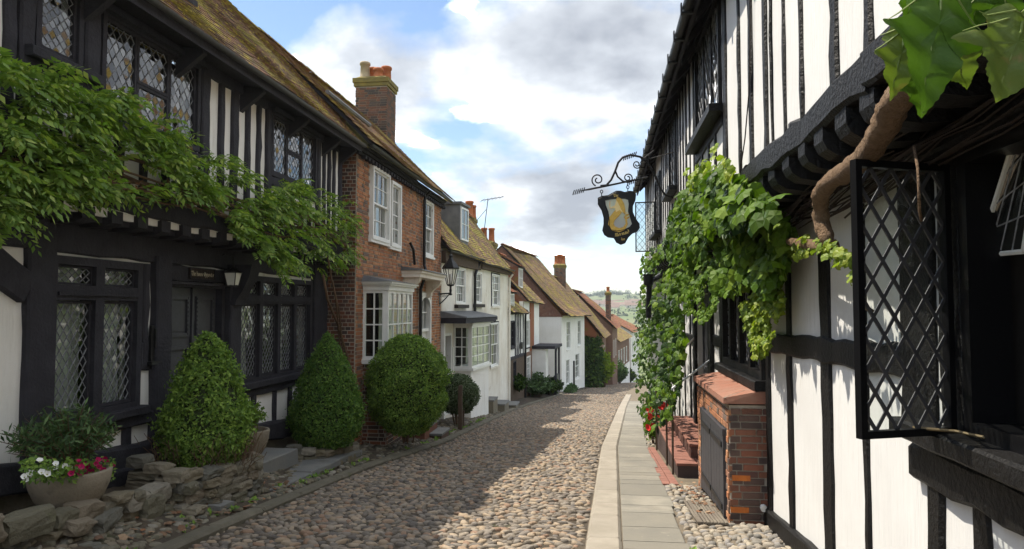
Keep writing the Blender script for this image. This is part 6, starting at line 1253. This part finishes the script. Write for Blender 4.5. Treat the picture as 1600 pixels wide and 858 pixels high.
# stone steps to the black door
ST_ = thing('stone_steps', (-4.5, 9.5, -2.5), 'worn bluestone slabs stepping up to the black door', 'steps')
def slab(x0, x1, y0, y1, za, zb, th, m='bluestone', parent=ST_, name='slab'):
    b = MB(); j = lambda: random.uniform(-.012, .012); e = .012
    b.loft([[(x0, y0, za-th), (x1+j(), y0, za-th), (x1+j(), y1, zb-th), (x0, y1, zb-th)], [(x0, y0, za-e), (x1, y0, za-e), (x1, y1, zb-e), (x0, y1, zb-e)], [(x0, y0+e, za), (x1-e, y0+e, za), (x1-e, y1-e, zb), (x0, y1-e, zb)]]); return b.build(name, M[m], parent)
slab(-5.0, -4.08, 8.55, 9.75, -2.27, -2.32, .09); slab(-5.0, -4.10, 9.77, 10.9, -2.31, -2.37, .09); slab(-4.95, -4.12, 10.92, 12.0, -2.37, -2.44, .09)
slab(-5.35, -4.52, 8.75, 10.25, -2.06, -2.09, .22); slab(-5.35, -4.95, 8.2, 9.5, -1.86, -1.87, .2)
b = MB(); b.box(-5.2, -4.16, 8.6, 11.95, -3.0, -2.44); b.build('step_bed', M['dirt'], ST_)
for i in range(16): y = 8.6+i*.215; stone(ST_, (-4.17+random.uniform(-.02, .03), y, -2.40-.035*i*.215), .13, .2, .16, random.uniform(-.2, .2))
rubble('pile of pale rough stones round the foot of the yew cone', [(-4.85, 10.75), (-4.42, 10.95), (-4.25, 11.9), (-4.4, 12.25)], .22, .12, sl=(.13, .26))
# steps and posts by the white house
def block(name, label, x0, x1, y0, y1, top, th, base_m, cat='step'):
    T = thing(name, ((x0+x1)/2, (y0+y1)/2, top-th), label, cat); slab(x0-.02, x1+.02, y0-.02, y1+.02, top, top, .055, 'bluestone', T); b = MB(); b.box(x0, x1, y0, y1, top-th, top-.056); b.build('block', M[base_m], T); return T
block('stone_step', 'slate topped brick step beside the large ball bush', -4.55, -3.85, 15.3, 16.5, -2.60, .5, 'brick_dark'); block('stone_step', 'lower slate topped brick step next to the kerb', -4.15, -3.58, 15.75, 16.55, -2.80, .3, 'brick_dark')
block('stone_step', 'upper pale stone step against the white house', -4.3, -3.75, 24.6, 25.6, -3.18, .8, 'rubble'); block('stone_step', 'middle pale stone step below the white house', -4.05, -3.55, 26.0, 27.2, -3.5, .6, 'rubble'); block('stone_step', 'lowest stone step by the white house pipe', -3.85, -3.4, 28.2, 29.3, -3.82, .4, 'rubble')
def post(label, x, y, h, w=.10):
    z = float(verge_z(x, y)); b = MB(); R = []
    for f in (0, .3, .6, .97, 1): j = random.uniform(-.008, .008); s = w/2*(1 if f < 1 else .8); R.append([(x+a*s+j, y+c*s+j, z-.1+(h+.1)*f) for a, c in ((-1,-1),(1,-1),(1,1),(-1,1))])
    b.loft(R); tag(b.build('wooden_post', M['wood_brown']), label, 'post')
post('taller weathered wooden post before the small ball bush', -3.62, 18.1, 1.15); post('short wooden post stump behind the taller post', -3.72, 18.9, .45)
# rose and shrubs by the far houses
leafy('rose_bush', 'dark leafy rose bush in the gap before the white house', (-4.45, 18.9, -2.9), .45, .7, 1.75, 60, 30, .08, 'leaf_dark', 'oval')
for i, (x, y, rx, ry, h, m, lb) in enumerate(((-3.2, 36.0, .9, 1.6, 1.3, 'leaf_dark', 'dark green shrub under the cottage windows'), (-2.75, 38.6, .8, 1.2, 1.05, 'leaf_ivy', 'low green shrub at the foot of the black porch'), (-3.75, 32.2, .35, .7, .7, 'leaf_ivy', 'green window box plant on the brown cottage wall'), (.15, 54.5, .8, 1.5, 3.0, 'leaf_lime', 'bright yellow green bush against the ivy wall'), (-.4, 53.6, .9, .8, 2.2, 'leaf_ivy', 'dark bush beside the bright green one'), (1.7, 71.5, .9, 2.0, 2.4, 'leaf_dark', 'dark hedge growing by the brown house'), (3.4, 89, .9, 1.5, 1.8, 'leaf_ivy', 'green hedge at the end of the street'), (-1.9, 43.5, .4, 2.5, .45, 'leaf_dark', 'low plants along the foot of the white gable house'))):
    z = float(verge_z(x, y))-.1 if i != 2 else -3.75
    leafy('shrub', lb, (x, y, z), rx, ry, h, 70, 46, .14 if y < 45 else .24, m, 'oval')
# ivy sheet on the end wall of the ivy house
IV = thing('wall_ivy', (-.8, 52.8, -6), 'sheet of green ivy over the end wall of the red tiled house', 'ivy'); P = np.stack([RN.uniform(-1.5, .0, 1500), RN.uniform(52.55, 52.9, 1500), RN.uniform(-6.3, -2.15, 1500)], 1); V, F = leaf_cloud(P, np.tile([0, -1., .3], (1500, 1)), .26, 'oval'); tag(np_obj('foliage', V, F, M['leaf_ivy'], IV), kind='stuff')
# ------------------------------------------------------------------ the great creeper on the inn
CR = thing('creeper', (1.5, 8, -1), 'lush green creeper hanging from the inn jetty down past the window', 'climber')
def creeper(poly, n, size, m, o0, o1, name='foliage', gapf=-.35, sc=(.03, .03), shape='lobed', droop=.8, fac=None, Nrm=(-1, -.35, .45), parent=None):
    fac = fac or FV; P = []; N = []
    while len(P) < n:
        xs = [p[0] for p in poly]; ys = [p[1] for p in poly]; x, y = random.uniform(min(xs), max(xs)), random.uniform(min(ys), max(ys))
        if not in_poly(x, y, poly): continue
        g = mnoise.noise(Vector((x*sc[0], y*sc[1], 4.2)))
        if g < gapf: continue
        cut = .30*min(1, max(0, (x-1090)/120)) if fac is FV and x > 1090 else 0; o = lerp(o0, o1-cut, random.random()**.7)+.06*g; o = min(o, .12-cut) if fac is FV and x > 1070 else o; a, z = fac.px(x, y, o)
        if fac is FV and z > 1.0 and o < .04: o = random.uniform(.04, .16); a, z = fac.px(x, y, o)
        P.append(fac.P(a, o, z)[:]); N.append(Nrm)
    V, F = leaf_cloud(np.array(P), np.array(N), size, shape, droop, .4, rnd=1.0); return tag(np_obj(name, V, F, M[m], parent or CR), kind='stuff')
TOPM = [(1047, 335), (1062, 302), (1087, 284), (1112, 266), (1130, 266), (1150, 276), (1176, 296), (1208, 312), (1228, 340), (1230, 385), (1220, 430), (1205, 462), (1190, 450), (1165, 432), (1148, 455), (1125, 455), (1108, 425), (1088, 455), (1060, 468), (1035, 460), (1008, 458), (1000, 435), (1003, 395), (1037, 380)]
creeper(TOPM, 2000, .125, 'leaf_vine', -.28, .10); creeper(TOPM, 900, .12, 'leaf_ivy', -.42, -.2)
creeper([(1070, 262), (1112, 245), (1120, 215), (1128, 240), (1150, 265), (1140, 285), (1080, 300)], 140, .09, 'leaf_lime', .0, .15, gapf=-.1)
creeper([(1150, 440), (1222, 420), (1220, 470), (1208, 520), (1196, 552), (1182, 560), (1168, 520), (1158, 480)], 1500, .058, 'leaf_lime', -.28, .0, gapf=-.15, sc=(.09, .04)); creeper([(1050, 420), (1130, 440), (1120, 480), (1100, 505), (1078, 492), (1062, 488), (1045, 465)], 600, .065, 'leaf_vine', -.25, .05, gapf=-.1, sc=(.08, .03))
creeper([(1225, 365), (1290, 372), (1325, 380), (1335, 430), (1318, 445), (1300, 400), (1262, 398), (1235, 400)], 150, .05, 'leaf_lime', .2, .34, gapf=.02, sc=(.07, .07), fac=FR)
COLM = [(1000, 455), (1035, 465), (1062, 480), (1068, 540), (1062, 600), (1050, 650), (1020, 668), (996, 640), (990, 560), (992, 500)]
creeper(COLM, 1900, .11, 'leaf_ivy', -.1, .25, sc=(.05, .05)); creeper(COLM, 280, .10, 'leaf_vine', .1, .3, sc=(.05, .05), gapf=.1)
b = MB()
def fp(px, py, o=.25): a, z = FR.px(px, py, o); return FR.P(a, o, z)
TP = [fp(*p) for p in ((1465, 105, .56), (1425, 130, .56), (1400, 160, .54), (1378, 205, .50), (1352, 245, .45), (1322, 268, .40), (1296, 285, .36), (1283, 310, .32), (1284, 345, .29), (1292, 372, .28), (1302, 392, .24))]; 
SPth = smooth_path(TP); b.tube(SPth, [.062*(1-.22*i/len(SPth))*(1+.16*mnoise.noise(Vector((i*.45, 0, 0)))+.10*mnoise.noise(Vector((i*1.3, 5, 0)))) for i in range(len(SPth))], 16); b.v = [tuple(Vector(v)+Vector((.016*mnoise.noise(Vector(v)*17), .016*mnoise.noise(Vector(v)*17+Vector((9, 0, 0))), .012*mnoise.noise(Vector(v)*23)))) for v in b.v]; b.build('trunk', M['bark'], CR, True)
b = MB(); q = smooth_path([fp(1302, 385, .25), fp(1285, 385, .28), fp(1262, 382, .28), fp(1238, 378, .25), fp(1210, 365, .2)]); b.tube(q, [.05*(1-.4*i/len(q)) for i in range(len(q))], 10); b.build('branch', M['bark'], CR, True)
b = MB(); b.tube([fp(1450, 20, .55), fp(1490, 10, .5), fp(1540, -5, .45), fp(1600, -20, .4)], [.05, .055, .05, .05], 9); b.tube([fp(1440, 345, .4), fp(1437, 330, .5), fp(1436, 300, .52), fp(1434, 262, .5), fp(1428, 228, .45)], .006, 5); b.build('branch', M['bark'], CR, True)
b = MB(); mb_ = [fp(1378, 118, .36), fp(1392, 150, .40)]; d_ = Vector((0, -.03, .012)); b.hexa([p+q+r for r in (Vector((0, 0, 0)), Vector((-.012, -.01, 0))) for p, q in ((mb_[0], -d_), (mb_[0], d_), (mb_[1], d_), (mb_[1], -d_))]); b.build('wall_tie', M['silver'], CR)
# the large vine leaves hanging close by
def maple(tip, base, width, m, bend=.15, seed=0, flip=1):
    """a broad lobed leaf from stalk BASE to TIP, with toothed edge, raised veins and a curl"""
    rr = random.Random(seed); ax = tip-base; L = ax.length; ax.normalize(); vw = Vector((0, -1, 0)); sd = ax.cross(vw).normalized()*flip; nr = sd.cross(ax).normalized()
    half = [(0, .03), (-.05, .12), (-.03, .24), (.06, .34), (.16, .40), (.22, .36), (.28, .33), (.34, .44), (.42, .58), (.48, .52), (.54, .40), (.60, .30), (.66, .27), (.74, .25), (.82, .18), (.91, .09), (1.0, 0)]
    def teeth(h):
        P_ = smooth_path([Vector((u*rr.uniform(.97, 1.03) if u < 1 else u, w*rr.uniform(.85, 1.12), 0)) for u, w in h], 3); out = []
        for k, p in enumerate(P_): e = .012 if k % 2 and 2 < k < len(P_)-2 else 0; out.append((p.x+e*.4, max(0, p.y+e)))
        return out
    hr = teeth(half); hl = teeth(half); ol = [(u, w*width/L) for u, w in hr]+[(u, -w*width/L) for u, w in reversed(hl[:-1])]
    def P3_(u, w): return base+ax*(u*L)+sd*(w*L)+nr*(L*(-bend*2.2*(u-.3)**2-bend*2.2*w*w+.045*math.sin(w*13+u*7)+.028*math.sin(u*23+w*9)+.16*abs(w)))
    b = MB(); n = len(ol); K = 6; rings = []
    for k in range(K+1): f = (k/K)**.8; rings.append([P3_(.42*(1-f)*.9+u*f if f else .38, w*f) for u, w in ol])
    b.loft(rings, cap=False); o = b.build('leaf', M[m], CR, True)
    v = MB(); off = nr*.002
    for u, w in ((1, 0), (.40, .60*width/L), (.40, -.60*width/L), (.10, .46*width/L), (.10, -.46*width/L)): v.tube([P3_(lerp(.03, u, f)*.98, w*f*.95)+off for f in (0, .25, .5, .75, 1)], [.0035, .003, .0025, .002, .001], 4)
    v.build('leaf_vein', M['vein'], CR)
def lp(px, py, d): r = ray(px, py); return r*(d/r.y)
maple(lp(1452, 172, 2.0), lp(1470, -35, 2.05), .235, 'leaf_big', .12, 1); maple(lp(1400, 150, 2.1), lp(1412, 45, 2.12), .13, 'leaf_big_pale', .2, 2); maple(lp(1570, 150, 1.95), lp(1598, 20, 2.0), .24, 'leaf_big_pale', .15, 3); maple(lp(1520, 135, 2.2), lp(1478, 60, 2.2), .16, 'leaf_big_pale', .2, 4); maple(lp(1448, 178, 2.18), lp(1430, 95, 2.2), .14, 'leaf_big', .2, 5); maple(lp(1585, 35, 2.1), lp(1560, -40, 2.1), .16, 'leaf_big', .2, 6); maple(lp(1420, 30, 2.2), lp(1440, -50, 2.2), .14, 'leaf_big', .2, 7); maple(lp(1530, 30, 2.1), lp(1540, -45, 2.2), .16, 'leaf_big', .2, 8)
b = MB(); b.tube([lp(1470, -35, 2.05), lp(1500, -60, 2.1), lp(1560, -60, 2.3)], .005, 5); b.tube([lp(1598, 20, 2.0), lp(1630, -10, 2.1)], .005, 5); b.tube([lp(1412, 45, 2.12), lp(1440, 10, 2.2), lp(1480, -20, 2.3)], .004, 5); b.build('leaf_stalks', M['vein'], CR)
# red geraniums by the steps
leafy('geranium', 'geranium with green leaves on the edge of the pavement', (1.16, 16.0, fr(16)), .28, .5, .75, 36, 14, .10, 'leaf_vine', 'oval', 'flower')
flowers('geranium_bloom', 'red geranium head above the pavement by the steps', [Vector((1.02+random.gauss(0, .06), 15.6+random.gauss(0, .15), -2.25+random.gauss(0, .08))) for _ in range(9)]+[Vector((.98+random.gauss(0, .05), 15.4+random.gauss(0, .1), -2.5+random.gauss(0, .05))) for _ in range(6)]+[Vector((1.28+random.gauss(0, .09), 14.6+random.gauss(0, .1), -1.98+random.gauss(0, .03))) for _ in range(9)], .055, 'petal_red', 'petal_red', 'flower', 'red geraniums by the steps')
b = MB(); b.lathe((1.3, 14.9, fr(14.9)), [(.12, 0), (.17, .3), (.2, .5), (.18, .52), (.15, .48)], 12); tag(b.build('flower_pot', M['black_paint']), 'dark flower pot standing beside the steps', 'pot')
def lv2():
    y = random.uniform(8.3, 10.6); return (random.uniform(1.05, 1.36), y, fr(y)+.06)
scatter_leaves('dry_leaves', 'dry leaves gathered on the pebbles by the cupboard door', 60, lv2, .05, 'dry_leaf')
def tuft_points():
    out = []
    for _ in range(110):
        y = random.uniform(5.5, 22); side = random.random()
        x = float(xl(y))-.14-abs(random.gauss(0, .08)) if side < .6 else (1.74 if side < .8 else float(xr(y))+.97)
        if side >= .6 and 7.9 < y < 15.5: continue
        z = float(verge_z(x, y)) if side < .6 else float(gz(y))+.01
        out += [(x+random.gauss(0, .025), y+random.gauss(0, .03), z+random.uniform(0, .03)) for _ in range(random.randint(4, 12))]
    return np.array(out)
P = tuft_points(); V, F = leaf_cloud(P, np.tile([.2, -.3, .6], (len(P), 1)), .05, 'oval', -1.2, .5); tag(np_obj('weeds', V, F, M['leaf_bush']), 'small green weeds growing along kerb and wall foot', 'weeds', kind='stuff')
# ------------------------------------------------------------------ town and trees on the far ridge
for i in range(46):
    x = random.uniform(-60, 120); y = random.uniform(760, 1050); z = float(np.interp(y, [700, 900, 1150], [-6, 1, 9]))+random.uniform(-2, 0)
    T = thing('town_house', (x, y, z), 'tiny pale house in the town on the far ridge', 'house', 'houses on the far ridge'); w, d_, h = random.uniform(7, 14), 7, random.uniform(5, 7); b = MB(); b.box(x-w/2, x+w/2, y-d_/2, y+d_/2, z-2, z+h); b.build('wall', M['wall_far'], T)
    b = MB(); b.loft([[(x-w/2-.3, y-d_/2-.3, z+h), (x-w/2-.3, y, z+h+3.2), (x-w/2-.3, y+d_/2+.3, z+h)], [(x+w/2+.3, y-d_/2-.3, z+h), (x+w/2+.3, y, z+h+3.2), (x+w/2+.3, y+d_/2+.3, z+h)]]); b.build('roof', M['roof_far'], T)
P = []
for i in range(150):
    x, y = (random.uniform(-90, 160), random.uniform(500, 1120)) if i > 50 else (random.gauss(10, 30), random.gauss(1160, 30)); z = float(np.interp(y, [320, 520, 700, 900, 1150], [-20, -14, -6, 1, 9]))+(13*math.exp(-((x-20)/90)**2-((y-1150)/160)**2)); s = random.uniform(3, 6)
    P += [(x+random.gauss(0, s*.5), y+random.gauss(0, s*.4), z+abs(random.gauss(s*.5, s*.4))) for _ in range(60)]
P = np.array(P); V, F = leaf_cloud(P, np.tile([0, -.5, .7], (len(P), 1)), 2.6, 'oval'); tag(np_obj('far_woods', V, F, M['tree_far']), 'far trees and hedges on the ridge beyond the town', 'trees', kind='stuff')

# ------------------------------------------------------------------ the air: pale haze over the far country
hz = MB(); hz.box(-3800, 3800, -2900, 1750, -29, 48); ho = hz.build('haze', M['room']); tag(ho, kind='stuff')
hm = bpy.data.materials.new('haze_air'); hm.use_nodes = True; hm.node_tree.nodes.remove(hm.node_tree.nodes['Principled BSDF']); pv = hm.node_tree.nodes.new('ShaderNodeVolumePrincipled')
pv.inputs['Color'].default_value = (.78, .86, .95, 1); pv.inputs['Density'].default_value = .00026; pv.inputs['Anisotropy'].default_value = .2; hm.node_tree.links.new(pv.outputs[0], hm.node_tree.nodes['Material Output'].inputs['Volume']); ho.data.materials[0] = hm
